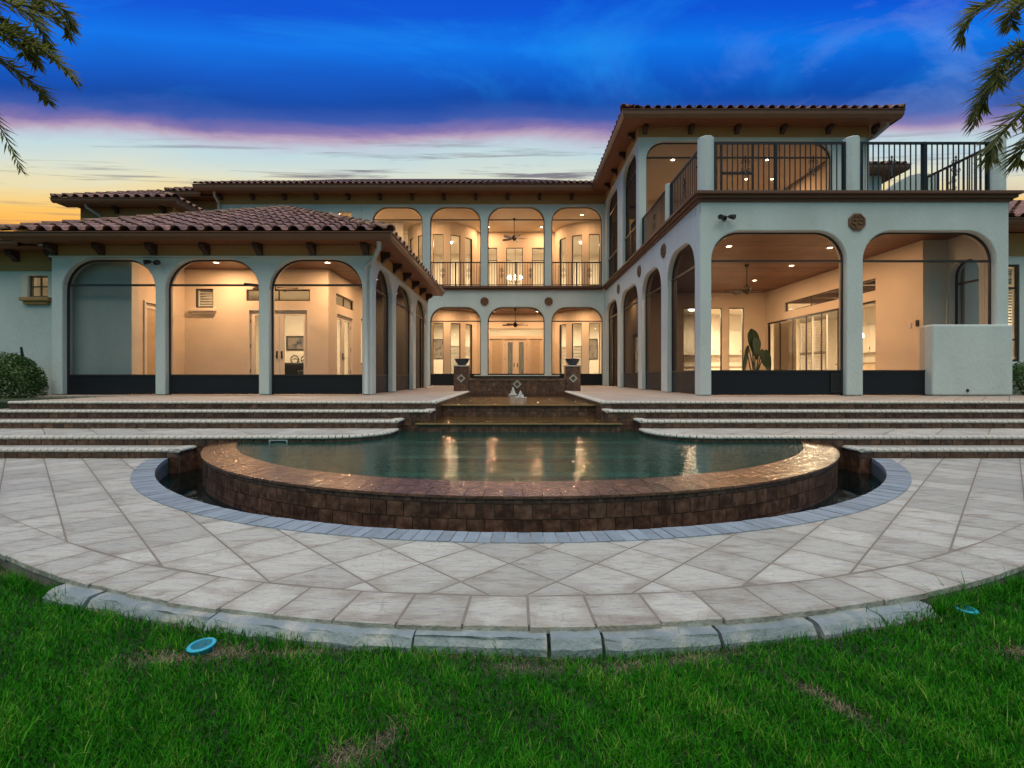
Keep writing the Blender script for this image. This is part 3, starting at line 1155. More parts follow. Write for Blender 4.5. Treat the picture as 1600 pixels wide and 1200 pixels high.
# ------------------------------------------------------------------ cascade and spa
spill = empty('cascade', (CX, 9.4, .2), 'stepped water cascade of mossy tile between the stairs', 'cascade')
MB().box(CX - 1.65, CX + 1.65, 8.05, 9.40, -.9, .285).build('lower_weir', 'tile_brown', spill)
MB().box(CX - 1.69, CX + 1.69, 8.005, 8.29, .287, .315).build('lower_edge', 'moss_stone', spill, .008)
MB().box(CX - 1.495, CX + 1.495, 8.29, 9.40, .287, .311).build('lower_shelf', 'moss_stone', spill)
MB().box(CX - 1.47, CX + 1.47, 9.42, 14.98, -.9, .44).build('channel_floor', 'moss_stone', spill)
MB().box(CX - 1.47, CX + 1.47, 9.40, 9.58, .30, .515).build('upper_weir', 'grout', spill)
MB().box(CX - 1.468, CX + 1.468, 9.345, 9.66, .516, .540).build('upper_edge', 'moss_stone', spill, .008)
for (x0, x1, y, z0, z1) in ((-1.65, 1.65, 8.05, .17, .283), (-1.47, 1.47, 9.40, .312, .412), (-1.47, 1.47, 9.40, .414, .513)):
    riser_tiles([(CX + x0, y), (CX + x1, y)], z0, z1, spill, .165)
ch = MB().add([(CX - 1.465, 9.35, .548), (CX + 1.465, 9.35, .548), (CX + 1.465, 14.98, .548), (CX - 1.465, 14.98, .548)], [(0, 1, 2, 3)]).build('channel_water', 'basin_water')
tag(ch, 'shallow amber water of the channel below the spa', 'water', kind='structure')
ch = MB().add([(CX - 1.68, 8.01, .320), (CX + 1.68, 8.01, .320), (CX + 1.68, 8.285, .320), (CX + 1.49, 8.285, .320), (CX + 1.49, 9.34, .320), (CX - 1.49, 9.34, .320), (CX - 1.49, 8.285, .320), (CX - 1.68, 8.285, .320)],
              [tuple(range(8))]).build('shelf_water', 'basin_water')
tag(ch, 'thin sheet of water on the lower cascade step', 'water', kind='structure')

spa = empty('raised_spa', (CX, 16.3, DECK), 'raised spa with dark tiled spill wall between two pillars', 'spa')
MB().box(CX - 1.46, CX + 1.46, 15.012, 15.25, .3, .945).build('spill_wall', 'grout', spa)
for zz0 in (.44, .61, .78):
    riser_tiles([(CX - 1.46, 15.0), (CX + 1.46, 15.0)], zz0, min(zz0 + .167, .945), spa, .17)
MB().box(CX - 1.46, CX + 1.46, 14.97, 15.3, .947, .972).build('spill_lip', 'wet_tile', spa, .006)
MB().box(CX - 1.46, CX + 1.46, 17.3, 17.58, .3, 1.085).build('back_wall', 'tile_brown', spa)
MB().box(CX - 1.5, CX + 1.5, 17.25, 17.62, 1.087, 1.125).build('back_coping', 'nose_brick', spa, .01)
for s_ in (-1, 1):
    x0, x1 = sorted((CX + s_ * 1.462, CX + s_ * 1.62))
    MB().box(x0, x1, 15.46, 17.6, .3, 1.0).build('side_wall', 'tile_brown', spa)
sw = MB().add([(CX - 1.46, 15.0, .976), (CX + 1.46, 15.0, .976), (CX + 1.46, 17.3, .976), (CX - 1.46, 17.3, .976)], [(0, 1, 2, 3)]).build('spa_water', 'pool_water')
tag(sw, 'water brimming at the lip of the raised spa', 'water', kind='structure')


def diamond(parent, x, y, z, r, name='diamond_tile'):
    mb_ = MB()
    for (ra, rb, y0) in ((r, r * .55, 0),):
        V = []
        for rr in (ra, rb):
            for q in range(4):
                V.append((x + rr * cos(q * pi / 2), y, z + rr * sin(q * pi / 2)))
        for rr in (ra, rb):
            for q in range(4):
                V.append((x + rr * cos(q * pi / 2), y + .015, z + rr * sin(q * pi / 2)))
        F = [(q, (q + 1) % 4, 4 + (q + 1) % 4, 4 + q) for q in range(4)] + [(q, (q + 1) % 4, 8 + (q + 1) % 4, 8 + q) for q in range(4)] + \
            [(4 + q, 4 + (q + 1) % 4, 12 + (q + 1) % 4, 12 + q) for q in range(4)]
        mb_.add(V, F)
    mb_.build(name, 'pale_stone', parent, fix=True)
    MB().add([(x + r * .22 * cos(q * pi / 2), y - .001, z + r * .22 * sin(q * pi / 2)) for q in range(4)] +
             [(x + r * .22 * cos(q * pi / 2), y + .012, z + r * .22 * sin(q * pi / 2)) for q in range(4)],
             [(0, 1, 2, 3), (0, 1, 5, 4), (1, 2, 6, 5), (2, 3, 7, 6), (3, 0, 4, 7)]).build('diamond_inset', 'medallion', parent, fix=True)


diamond(spa, CX - .0, 14.965, .84, .135)
for s_, sd in ((-1, 'left'), (1, 'right')):
    x = CX + s_ * 1.70
    p = empty('tiled_pillar', (x, 15.2, DECK), f'brown tiled pillar with pale diamond on the {sd} of the spa', 'pillar', 'pillars flanking the spa')
    MB().box(x - .215, x + .215, 15.0, 15.43, DECK - .3, 1.375).build('core', 'grout', p)
    for k, zz0 in enumerate((DECK - .005, DECK + .245, DECK + .492)):
        for h in (0, 1):
            MB().box(x - .218 + h * .219, x - .002 + h * .219, 14.988, 15.002, zz0 + .002, zz0 + .243).build('tile', 'tile_brown', p)
        for sx_ in (-1, 1):
            for h in (0, 1):
                xa = x + sx_ * .216
                MB().box(min(xa, xa + sx_ * .012), max(xa, xa + sx_ * .012), 15.0 + h * .216, 15.213 + h * .216, zz0 + .002, zz0 + .243).build('tile', 'tile_brown', p)
    MB().box(x - .245, x + .245, 14.97, 15.46, 1.377, 1.415).build('cap', 'nose_brick', p, .01)
    diamond(p, x, 14.968, 1.02, .135)
    bo = MB().lathe([(.0, 0), (.11, 0), (.13, .02), (.19, .11), (.225, .185), (.235, .20), (.215, .203), (.18, .12), (.0, .06)], (x, 15.2, 1.416), 28).build('planter_bowl', 'blue_glaze', smooth=True, fix=True)
    tag(bo, f'dark blue glazed bowl on the {sd} spa pillar', 'bowl', 'glazed bowls on the pillars')

# bubbling jets in the channel: foam thrown up in drops
for (x, y, h, lab) in ((.13, 12.3, .17, 'nearer white bubbling water jet in the channel'), (-.06, 14.1, .23, 'farther white bubbling water jet before the spa wall')):
    mb = MB()
    for k in range(620):
        t_ = random.random() ** 1.5
        rr = abs(random.gauss(0, 1)) * (.05 * (1 - t_) ** 2 + .022)
        q = random.uniform(0, 2 * pi)
        r = random.uniform(.006, .014) * (1.2 - .6 * t_)
        c = (x + rr * cos(q), y + rr * sin(q), .548 + h * t_ * max(.1, 1 - rr / .16) + random.uniform(0, .012))
        mb.add([(c[0] + r, c[1], c[2]), (c[0] - r, c[1], c[2]), (c[0], c[1] + r, c[2]), (c[0], c[1] - r, c[2]), (c[0], c[1], c[2] + r), (c[0], c[1], c[2] - r)],
               [(0, 2, 4), (2, 1, 4), (1, 3, 4), (3, 0, 4), (2, 0, 5), (1, 2, 5), (3, 1, 5), (0, 3, 5)])
    o = mb.build('water_jet', 'foam', smooth=True)
    tag(o, lab, 'water jet', 'bubbling jets in the channel')

# skimmer under the left landing edge, its lid in the paving
sk = empty('pool_skimmer', (-3.27, 6.83, .13), 'pale framed skimmer opening under the left landing edge', 'skimmer')
mb = MB()
for (a_, b2, c_, d_) in ((-3.40, -3.14, .125, .142), (-3.40, -3.14, .188, .202), (-3.40, -3.378, .142, .188), (-3.162, -3.14, .142, .188)):
    mb.box(a_, b2, 6.815, 6.842, c_, d_)
mb.build('frame', 'downspout', sk)
box('throat', -3.378, -3.162, 6.832, 6.8375, .142, .188, 'iron', sk)
box('weir_flap', -3.34, -3.20, 6.822, 6.831, .145, .165, 'downspout', sk)
o = MB().lathe([(0, .008), (.10, .008), (.115, .004), (.118, 0)], (-3.35, 7.25, .257), 24).build('skimmer_lid', 'downspout', smooth=False, fix=True)
tag(o, 'round pale skimmer lid lying in the left landing', 'lid')

# ================================================================== HOUSE
house = empty('house', (0, 18, DECK), 'two-storey pale stucco villa with arched screened loggias and tiled roofs', 'house')
FX = (1, 0)      # wall facing the camera
FR = (0, 1)      # wall facing right (+X), s = Y
FL = (0, -1)     # wall facing left (-X), s = -Y


def screen(P, u, s0, s1, z0, zt, r, kick, bar, d=-.15, posts=(), door=None):
    """dark framed insect screen in an arch: mesh, arched frame, cross bar, kick panel"""
    a_pts = arch(s0, s1, z0, zt, r, 8)
    n_ = len(a_pts)
    c = ((s0 + s1) / 2, (z0 + zt) / 2)
    mb_ = MB()
    V = []
    for dd in (d + .02, d - .02):
        for (a_, z) in a_pts:
            V.append(frame_pt(P, u, a_, z, dd))
        for (a_, z) in a_pts:
            L = sqrt((a_ - c[0]) ** 2 + (z - c[1]) ** 2)
            a2, z2 = a_, z
            a2 = a_ + .035 * (1 if a_ < c[0] else -1) * min(1, abs(a_ - c[0]) / ((s1 - s0) / 2) * 1.2)
            z2 = z - (.035 if z > zt - r else 0) * max(0, (z - (zt - r)) / r)
            V.append(frame_pt(P, u, a2, z2, dd))
    F = []
    for i in range(n_ - 1):
        F += [(i, i + 1, n_ + i + 1, n_ + i), (2 * n_ + i, 3 * n_ + i, 3 * n_ + i + 1, 2 * n_ + i + 1), (n_ + i, n_ + i + 1, 3 * n_ + i + 1, 3 * n_ + i)]
    fr_ = mb_.add(V, F)
    o = fr_.build('screen', 'bronze', house, fix=True)
    mm = MB().add([frame_pt(P, u, a_, z, d) for a_, z in a_pts], [tuple(range(n_))]).build('mesh', 'screen_mesh', o)
    if bar:
        b_ = MB()
        fbox(b_, P, u, s0 + .02, s1 - .02, bar - .022, bar + .022, d - .028, d + .028)
        b_.build('cross_bar', 'bronze', o)
    if kick:
        b_ = MB()
        fbox(b_, P, u, s0 + .025, s1 - .025, z0 + .01, kick, d - .012, d + .012)
        b_.build('kick_panel', 'kick_metal', o)
        b_ = MB()
        fbox(b_, P, u, s0 + .02, s1 - .02, kick, kick + .035, d - .026, d + .026)
        b_.build('sill_rail', 'bronze', o)
    for (pa, pz) in posts:
        b_ = MB()
        fbox(b_, P, u, pa - .025, pa + .025, z0, pz, d - .027, d + .027)
        b_.build('post', 'bronze', o)
    return o


def window(P, u, s0, s1, z0, z1, cols=1, rows=(), frame='bronze', fw=.035, d=-.09, glass='glass', sill=None, shutter=None, parent=None):
    """framed window set into a wall opening; rows = heights of horizontal bars"""
    mb_ = MB()
    for (a0, a1, b0, b1) in ((s0, s1, z0, z0 + fw), (s0, s1, z1 - fw, z1), (s0, s0 + fw, z0 + fw, z1 - fw), (s1 - fw, s1, z0 + fw, z1 - fw)):
        fbox(mb_, P, u, a0, a1, b0, b1, d - .03, d + .03)
    o = mb_.build('window', frame, parent or house, fix=True)
    if cols > 1 or rows:
        mb_ = MB()
        for k in range(1, cols):
            a_ = s0 + (s1 - s0) * k / cols
            fbox(mb_, P, u, a_ - fw * .35, a_ + fw * .35, z0 + fw, z1 - fw, d - .018, d + .018)
        for z in rows:
            fbox(mb_, P, u, s0 + fw, s1 - fw, z - fw * .4, z + fw * .4, d - .02, d + .02)
        mb_.build('muntin', frame, o, fix=True)
    MB().add([frame_pt(P, u, a_, z, d) for a_, z in rect(s0 + fw * .5, s1 - fw * .5, z0 + fw * .5, z1 - fw * .5)], [(0, 1, 2, 3)]).build('pane', glass, o)
    if sill:
        mb_ = MB()
        fbox(mb_, P, u, s0 - .12, s1 + .10, z0 - .11, z0 - .02, -.02, .13)
        fbox(mb_, P, u, s0 - .06, s1 + .04, z0 - .19, z0 - .11, -.02, .08)
        mb_.build('sill', sill, o, .012, fix=True)
    if shutter:
        b0, b1 = shutter
        mb_ = MB()
        z = b0
        while z < b1:
            fbox(mb_, P, u, s0 + fw, s1 - fw, z, z + .045, d - .13, d - .10)
            z += .075
        sh = mb_.build('louvre_shutter', 'white_paint', o, fix=True)
    return o


def french_door(P, u, s0, s1, z0, z1, leaves=2, d=-.1, glass='glass', material='white_paint', stile=.13, bottom=.25, handle=True):
    o = None
    mb_ = MB()
    fbox(mb_, P, u, s0, s0 + .05, z0, z1, d - .06, d + .10)
    fbox(mb_, P, u, s1 - .05, s1, z0, z1, d - .06, d + .10)
    fbox(mb_, P, u, s0 + .05, s1 - .05, z1 - .05, z1, d - .06, d + .10)
    o = mb_.build('door', material, house, fix=True)
    wl = (s1 - s0 - .1) / leaves
    for k in range(leaves):
        a0, a1 = s0 + .05 + k * wl + .004, s0 + .05 + (k + 1) * wl - .004
        mb_ = MB()
        fbox(mb_, P, u, a0, a0 + stile, z0 + .01, z1 - .055, d - .022, d + .022)
        fbox(mb_, P, u, a1 - stile, a1, z0 + .01, z1 - .055, d - .022, d + .022)
        fbox(mb_, P, u, a0 + stile, a1 - stile, z0 + .01, z0 + bottom, d - .022, d + .022)
        fbox(mb_, P, u, a0 + stile, a1 - stile, z1 - .055 - stile, z1 - .055, d - .022, d + .022)
        mb_.build('leaf', material, o, fix=True)
        MB().add([frame_pt(P, u, a_, z, d) for a_, z in rect(a0 + stile * .9, a1 - stile * .9, z0 + bottom * .9, z1 - .06 - stile * .9)], [(0, 1, 2, 3)]).build('pane', glass, o)
        if handle:
            hs_ = a1 - stile * .5 if k == 0 else a0 + stile * .5
            mb_ = MB()
            fbox(mb_, P, u, hs_ - .02, hs_ + .02, z0 + .95, z0 + 1.17, d + .022, d + .034)
            mb_.tube([frame_pt(P, u, hs_, z0 + 1.02, d + .03), frame_pt(P, u, hs_, z0 + 1.02, d + .07), frame_pt(P, u, hs_ + (.1 if k else -.1), z0 + 1.02, d + .075)], .009, 6)
            mb_.build('handle', 'iron', o, fix=True)
        hg = a0 + .0 if k == 0 else a1
        if leaves == 2:
            mb_ = MB()
            for hz in (.25, .55, .85):
                zz = z0 + (z1 - z0) * hz
                fbox(mb_, P, u, hg - .012, hg + .012, zz - .05, zz + .05, d + .02, d + .032)
            mb_.build('hinge', 'iron', o, fix=True)
    return o


# ------------------------------------------------------------------ shells of the lower left wing
LF = (0, 11.84)
left_open = [(-10.86, -8.63), (-8.39, -6.15), (-5.90, -3.67)]
wall('wall', LF, FX, comb(-11.12, -3.435, DECK, 3.95, [arch(a, b_, DECK, 3.90, .74) for a, b_ in left_open]), thick=.3, parent=house, bevel=.025)
box('wall', -11.12, -3.435, 11.845, 12.14, 3.951, 4.30, 'stucco', house)
for a, b_ in left_open:
    screen(LF, FX, a, b_, DECK, 3.90, .74, 1.09, 3.29)
LS = (-3.435, 0)
side_open = [(12.20, 13.88), (14.26, 16.65), (17.1, 19.26)]
wall('wall', LS, FR, comb(12.14, 19.4, DECK, 3.95, [arch(a, b_, DECK, 3.88, .74) for a, b_ in side_open]), thick=.28, parent=house, bevel=.02)
box('wall', -3.715, -3.44, 12.14, 19.4, 3.951, 4.30, 'stucco', house)
for i, (a, b_) in enumerate(side_open):
    screen(LS, FR, a, b_, DECK, 3.88, .74, 1.09 if i < 2 else None, 3.29, posts=((17.75, 3.29), (18.75, 3.29)) if i == 2 else ())
# frieze and capping ledge
box('frieze', -11.14, -3.415, 11.815, 11.85, 3.965, 4.22, 'frieze', house)
box('frieze', -3.445, -3.41, 11.852, 19.4, 3.965, 4.22, 'frieze', house)
box('ledge', -11.15, -3.40, 11.80, 11.86, 3.930, 3.963, 'stucco', house, .006)
# closing wall at the rear of the wing
box('wall', -14.5, -3.72, 19.2, 19.4, DECK, 4.3, 'stucco', house)
# outer wall left of the loggia, reaching in behind its first bay
BL = (0, 12.24)
wall('wall', BL, FX, rect(-16, -9.5, DECK - .6, 3.93), [rect(-12.06, -11.56, 3.05, 3.57)], thick=.22, parent=house)
window(BL, FX, -12.06, -11.56, 3.05, 3.57, cols=2, rows=(3.31,), d=-.08, sill='frieze', fw=.03)
mb = MB()
for (a0, a1, b0, b1) in ((-12.20, -12.062, 3.03, 3.64), (-11.558, -11.42, 3.03, 3.64), (-12.062, -11.558, 3.572, 3.64)):
    fbox(mb, BL, FX, a0, a1, b0, b1, .0, .025)
mb.build('window_surround', 'loggia_wall', house, fix=True)
box('frieze', -16, -11.16, 12.20, 12.239, 3.70, 4.22, 'frieze', house)
# inner walls of the left loggia
wall('wall', (-9.5, 0), FR, rect(12.46, 14.2, DECK, 4.15), [rect(12.62, 13.55, DECK + .001, 3.03)], thick=.15, parent=house, material='loggia_wall')
french_door((-9.5, 0), FR, 12.62, 13.55, DECK, 3.03, leaves=1, d=-.06, glass='curtain', handle=False)
BW = (0, 14.2)
wall('wall', BW, FX, rect(-9.65, -5.37, DECK, 4.15), [rect(-9.2, -8.68, 3.05, 3.6), rect(-7.73, -5.9, 3.25, 3.58), rect(-7.70, -5.93, DECK + .001, 3.03)], thick=.16, parent=house, material='loggia_wall')
window(BW, FX, -9.2, -8.68, 3.05, 3.6, d=-.07, sill='room_wall', shutter=(3.08, 3.56))
window(BW, FX, -7.73, -5.9, 3.25, 3.58, cols=2, d=-.07)
french_door(BW, FX, -7.70, -5.93, DECK, 3.03)
SW = (-5.37, 0)
wall('wall', SW, FR, rect(14.361, 19.2, DECK, 4.15), [rect(14.82, 16.45, 3.25, 3.58), rect(14.85, 16.4, DECK + .001, 3.03), rect(17.2, 18.3, 1.5, 3.1)], thick=.16, parent=house, material='loggia_wall')
window(SW, FR, 14.82, 16.45, 3.25, 3.58, cols=2, d=-.07)
french_door(SW, FR, 14.85, 16.4, DECK, 3.03)
window(SW, FR, 17.2, 18.3, 1.5, 3.1, cols=2, d=-.07)
box('loggia_ceiling', -11.1, -3.45, 12.141, 19.2, 4.15, 4.19, 'ceiling_wood', house)
# room behind
box('room_ceiling', -15.8, -9.66, 12.47, 19.19, 4.05, 4.10, 'ceiling_white', house)
box('room_ceiling', -9.659, -5.54, 14.37, 19.19, 4.05, 4.10, 'ceiling_white', house)
box('room_wall', -15.8, -5.54, 18.95, 19.15, DECK, 4.05, 'room_wall', house)
box('room_wall', -15.9, -15.8, 12.47, 19.15, DECK, 4.05, 'room_wall', house)
box('room_wall', -10.0, -9.86, 12.47, 18.95, DECK, 4.04, 'room_wall', house)

# ------------------------------------------------------------------ centre court, both storeys
CW = (0, 23.2)
low_open = [(-4.0, -1.62), (-1.29, 1.38), (1.71, 4.12)]
wall('wall', CW, FX, comb(-9.0, 4.218, DECK, 5.14, [arch(a, b_, DECK, 4.33, .70) for a, b_ in low_open]), thick=.3, parent=house, bevel=.025)
for a, b_ in low_open:
    screen(CW, FX, a, b_, DECK, 4.33, .70, 1.17, 3.68)
up_open = [(-6.73, -4.36), (-4.0, -1.62), (-1.29, 1.38), (1.71, 4.09)]
wall('wall', CW, FX, comb(-7.2, 4.218, 5.32, 9.30, [arch(a, b_, 5.32, 9.05, .72) for a, b_ in up_open]), thick=.3, parent=house, bevel=.025)
wall('wall', CW, FX, rect(-14.0, -7.202, 5.0, 9.30), [rect(-8.32, -7.66, 7.3, 8.82)], thick=.3, parent=house)
window(CW, FX, -8.32, -7.66, 7.3, 8.82, frame='white_paint', d=-.08)
for a, b_ in up_open:
    screen(CW, FX, a, b_, 5.33, 9.05, .72, None, 8.47)
box('frieze', -14.02, 4.2, 23.165, 23.199, 9.16, 9.60, 'frieze', house)
box('wall', -14.0, 4.2, 23.21, 23.5, 9.31, 9.75, 'stucco', house)
box('floor_slab', -14.0, 4.21, 23.502, 32.4, 5.02, 5.31, 'floor_tile', house)
MB().box(-9.0, 4.10, 23.04, 23.198, 5.20, 5.31).box(-9.0, 4.10, 23.10, 23.197, 5.13, 5.198).build('balcony_ledge', 'cornice', house, .012)
box('loggia_ceiling', -9.0, 10.3, 23.502, 27.6, 4.5, 4.54, 'ceiling_wood', house)
box('loggia_ceiling', -9.0, 5.8, 23.502, 27.6, 9.06, 9.10, 'loggia_wall', house)
box('room_ceiling', -9, 9.2, 27.602, 32.4, 4.45, 4.50, 'ceiling_white', house)
box('room_ceiling', -9, 9.2, 27.602, 32.4, 9.02, 9.07, 'ceiling_white', house)
for zz0, zz1 in ((DECK, 4.45), (5.31, 9.02)):
    box('room_wall', -9, 9.2, 32.2, 32.4, zz0, zz1, 'room_wall', house)
    for x in (-8.6, 8.2):
        box('room_wall', x - .1, x + .1, 25.6, 32.2, zz0, zz1, 'room_wall', house)
    box('room_wall', -8.5, -5.8, 25.5, 25.68, zz0, zz1, 'stucco', house)
BK = (0, 27.3)
wall('wall', BK, FX, rect(-2.3, 2.4, DECK, 4.5), [rect(-1.47, 1.55, 3.30, 3.72), rect(-1.47, 1.55, DECK + .001, 3.2)], thick=.2, parent=house, material='loggia_wall')
window(BK, FX, -1.47, 1.55, 3.30, 3.72, cols=4, frame='wood_door', d=-.08)
french_door(BK, FX, -.64, .70, DECK, 3.2, d=-.1, glass='dimmed_glass', material='wood_door', stile=.17)
for a, b_ in ((-1.47, -.645), (.705, 1.55)):
    french_door(BK, FX, a, b_, DECK, 3.2, leaves=1, d=-.1, glass='curtain', material='wood_door', handle=False, stile=.13)
wall('wall', BK, FX, rect(-2.3, 2.4, 5.31, 9.06), [rect(-1.56, -1.0, 5.5, 8.19), rect(-.5, .42, 5.5, 8.19), rect(.92, 1.66, 5.5, 8.19)], thick=.2, parent=house, material='loggia_wall')
for a, b_ in ((-1.56, -1.0), (-.5, .42), (.92, 1.66)):
    window(BK, FX, a, b_, 5.5, 8.19, rows=(7.5,), d=-.08)

# rounded bays with tall windows, one each side, on both floors


def bay(cx, cyc, R, z0, z1, wz0, wz1, angles, ww, shutters=()):
    mb_ = MB()
    th = .16
    edges_ = [-pi / 2]
    half = ww / 2 / R
    for a_ in angles:
        edges_ += [a_ - half, a_ + half]
    edges_.append(pi / 2)

    def piece(a0, a1, zz0, zz1):
        n_ = max(1, int((a1 - a0) / .1))
        V = []
        for i in range(n_ + 1):
            a_ = a0 + (a1 - a0) * i / n_
            for rr in (R, R - th):
                for z in (zz0, zz1):
                    V.append((cx + rr * sin(a_), cyc - rr * cos(a_), z))
        F = []
        for i in range(n_):
            b4, c4 = i * 4, i * 4 + 4
            F += [(b4, c4, c4 + 1, b4 + 1), (b4 + 2, b4 + 3, c4 + 3, c4 + 2), (b4, b4 + 2, c4 + 2, c4), (b4 + 1, c4 + 1, c4 + 3, b4 + 3)]
        F += [(0, 1, 3, 2), (n_ * 4, n_ * 4 + 2, n_ * 4 + 3, n_ * 4 + 1)]
        mb_.add(V, F)
    for k in range(0, len(edges_), 2):
        piece(edges_[k], edges_[k + 1], z0, z1)
    for a_ in angles:
        piece(a_ - half, a_ + half, z0, wz0)
        piece(a_ - half, a_ + half, wz1, z1)
    mb_.build('bay_wall', 'loggia_wall', house, fix=True)
    for k, a_ in enumerate(angles):
        u_ = (cos(a_), sin(a_))
        Pc = (cx + (R - .02) * sin(a_), cyc - (R - .02) * cos(a_))
        window(Pc, u_, -ww / 2, ww / 2, wz0, wz1, d=-.06, fw=.03, shutter=(wz0 + .1, wz0 + 1.75) if k in shutters else None)


AN = [radians(q) for q in (-56, -28, 0, 28, 54)]
bay(-3.98, 27.35, 1.9, DECK, 4.5, .95, 3.84, AN, .56, (3, 4))
bay(4.08, 27.35, 1.9, DECK, 4.5, .95, 3.84, AN[1:] if False else AN, .56, (0, 1))
bay(-3.98, 27.35, 1.9, 5.31, 9.06, 5.75, 8.42, AN, .56)
bay(4.08, 27.35, 1.9, 5.31, 9.06, 5.75, 8.42, AN, .56)

# ------------------------------------------------------------------ right wing, lower storey
RF = (0, 11.28)
wall('wall', RF, FX, comb(4.22, 11.28, DECK, 5.07, [arch(a, b_, DECK, 4.40, .66) for a, b_ in ((4.486, 7.57), (7.95, 10.99))]), thick=.3, parent=house, bevel=.03)
for a, b_ in ((4.486, 7.57), (7.95, 10.99)):
    screen(RF, FX, a, b_, DECK, 4.40, .66, 1.19, 3.74)
MB().box(9.47, 11.30, 11.20, 11.62, DECK, 2.26).build('low_wall', 'stucco', house, .05, seg=4)
RS = (4.22, 0)
rs_open = [(11.62, 13.75), (14.3, 16.5), (17.0, 19.85), (20.4, 22.95)]
wall('wall', RS, FL, comb(-23.2, -11.581, DECK, 5.07, [arch(-b_, -a, DECK, 4.38, .75) for a, b_ in rs_open[::-1]]), thick=.28, parent=house, bevel=.02)
for i, (a, b_) in enumerate(rs_open):
    screen(RS, FL, -b_, -a, DECK, 4.38, .75, 1.19 if i < 3 else None, 3.74, posts=((-22.0, 3.74), (-21.1, 3.74)) if i == 3 else ())
# outer right wall with a small arch
wall('wall', (11.0, 0), FL, rect(-12.6, -11.581, DECK, 5.07), [[(p[0], p[1]) for p in arch(-12.5, -11.72, 2.28, 3.95, .36)]], thick=.28, parent=house)
screen((11.0, 0), FL, -12.5, -11.72, 2.28, 3.95, .36, None, 3.4)
# inner walls
RR = (10.4, 0)
wall('wall', RR, FL, rect(-20.6, -12.6, DECK, 4.56), [rect(-20.4, -14.26, DECK + .001, 3.28), rect(-19.07, -14.26, 3.56, 3.92)], thick=.15, parent=house, material='loggia_wall')
box('wall', 10.402, 11.0, 12.602, 12.75, DECK, 4.56, 'stucco', house)
window(RR, FL, -19.07, -14.26, 3.56, 3.92, cols=3, d=-.07)
window(RR, FL, -20.4, -14.26, DECK + .001, 3.28, cols=7, d=-.07, fw=.06)
RB = (0, 20.6)
wins = [(6.25, 6.55), (7.0, 7.55), (8.06, 8.62), (8.91, 9.53)]
wall('wall', RB, FX, rect(5.451, 10.4, DECK, 4.56), [rect(a, b_, 1.0, 3.94) for a, b_ in wins], thick=.15, parent=house, material='loggia_wall')
for a, b_ in wins:
    window(RB, FX, a, b_, 1.0, 3.94, d=-.07)
wall('wall', (5.3, 0), FL, rect(-25.8, -20.6, DECK, 4.56), [rect(-22.4, -21.3, DECK + .001, 3.0), rect(-24.9, -24.2, 1.0, 3.8)], thick=.15, parent=house, material='loggia_wall')
french_door((5.3, 0), FL, -22.4, -21.3, DECK, 3.0, leaves=1)
window((5.3, 0), FL, -24.9, -24.2, 1.0, 3.8, d=-.07)
box('loggia_ceiling', 4.51, 11.0, 11.582, 23.5, 4.56, 4.60, 'ceiling_wood', house)
# kitchen beyond the glass
box('room_ceiling', 10.56, 16.6, 12.8, 27.6, 4.2, 4.25, 'ceiling_white', house)
box('room_ceiling', 5.46, 10.55, 20.76, 27.6, 4.2, 4.25, 'ceiling_white', house)
for k in range(5):
    box('ceiling_beam', 10.58, 16.4, 14.3 + k * 1.35, 14.5 + k * 1.35, 4.0, 4.198, 'dark_wood', house)
box('room_wall', 5.46, 16.4, 25.1, 25.3, DECK, 4.2, 'room_wall', house)
box('room_wall', 16.2, 16.4, 12.8, 25.1, DECK, 4.2, 'room_wall', house)
# far right wing
FRW = (0, 12.4)
wall('wall', FRW, FX, rect(11.285, 17.4, -.3, 4.28), [rect(11.95, 12.66, 1.45, 3.89)], thick=.2, parent=house)
window(FRW, FX, 11.95, 12.66, 1.45, 3.89, rows=(3.3, 2.0), d=-.05, fw=.05, shutter=(1.6, 3.8), sill='stucco')
box('frieze', 11.285, 17.4, 12.36, 12.399, 4.1, 4.66, 'frieze', house)

# ------------------------------------------------------------------ terrace and upper right storey
box('terrace_slab', 4.225, 11.28, 11.285, 16.895, 4.80, 5.255, 'deck', house)
mb = MB()
for (ov, z0, z1) in ((.05, 5.072, 5.13), (.11, 5.132, 5.20), (.17, 5.202, 5.27)):
    mb.box(4.22 - ov, 11.28 + ov, 11.28 - ov, 11.30, z0, z1)
    mb.box(4.22 - ov, 4.24, 11.302, 23.03, z0, z1)
    mb.box(11.26, 11.28 + ov, 11.302, 16.9, z0, z1)
mb.build('cornice', 'cornice', house, .008)
UF = (0, 16.9)
wall('wall', UF, FX, comb(4.22, 12.06, 5.27, 9.28, [arch(4.49, 10.86, 5.27, 9.13, .62)]), thick=.3, parent=house, bevel=.025)
screen(UF, FX, 4.49, 10.86, 5.28, 9.13, .62, None, 8.62, posts=((7.1, 9.1), (8.19, 9.1), (8.97, 9.1)))
b_ = MB()
fbox(b_, UF, FX, 7.1, 8.19, 8.05, 8.12, -.19, -.11)
b_.build('screen_door_head', 'bronze', house)
US = (4.22, 0)
us_open = [(17.26, 19.45), (20.4, 22.86)]
wall('wall', US, FL, comb(-23.2, -17.201, 5.28, 9.28, [arch(-b_, -a, 5.28, 9.13, .72) for a, b_ in us_open[::-1]]), thick=.28, parent=house, bevel=.02)
for a, b_ in us_open:
    screen(US, FL, -b_, -a, 5.29, 9.13, .72, None, 8.47)
box('wall', 4.225, 12.06, 16.905, 17.2, 9.281, 9.75, 'stucco', house)
box('wall', 4.225, 4.49, 17.2, 23.2, 9.281, 9.75, 'stucco', house)
box('frieze', 4.19, 12.09, 16.865, 16.899, 9.26, 9.60, 'frieze', house)
box('frieze', 4.185, 4.219, 16.90, 23.16, 9.26, 9.60, 'frieze', house)
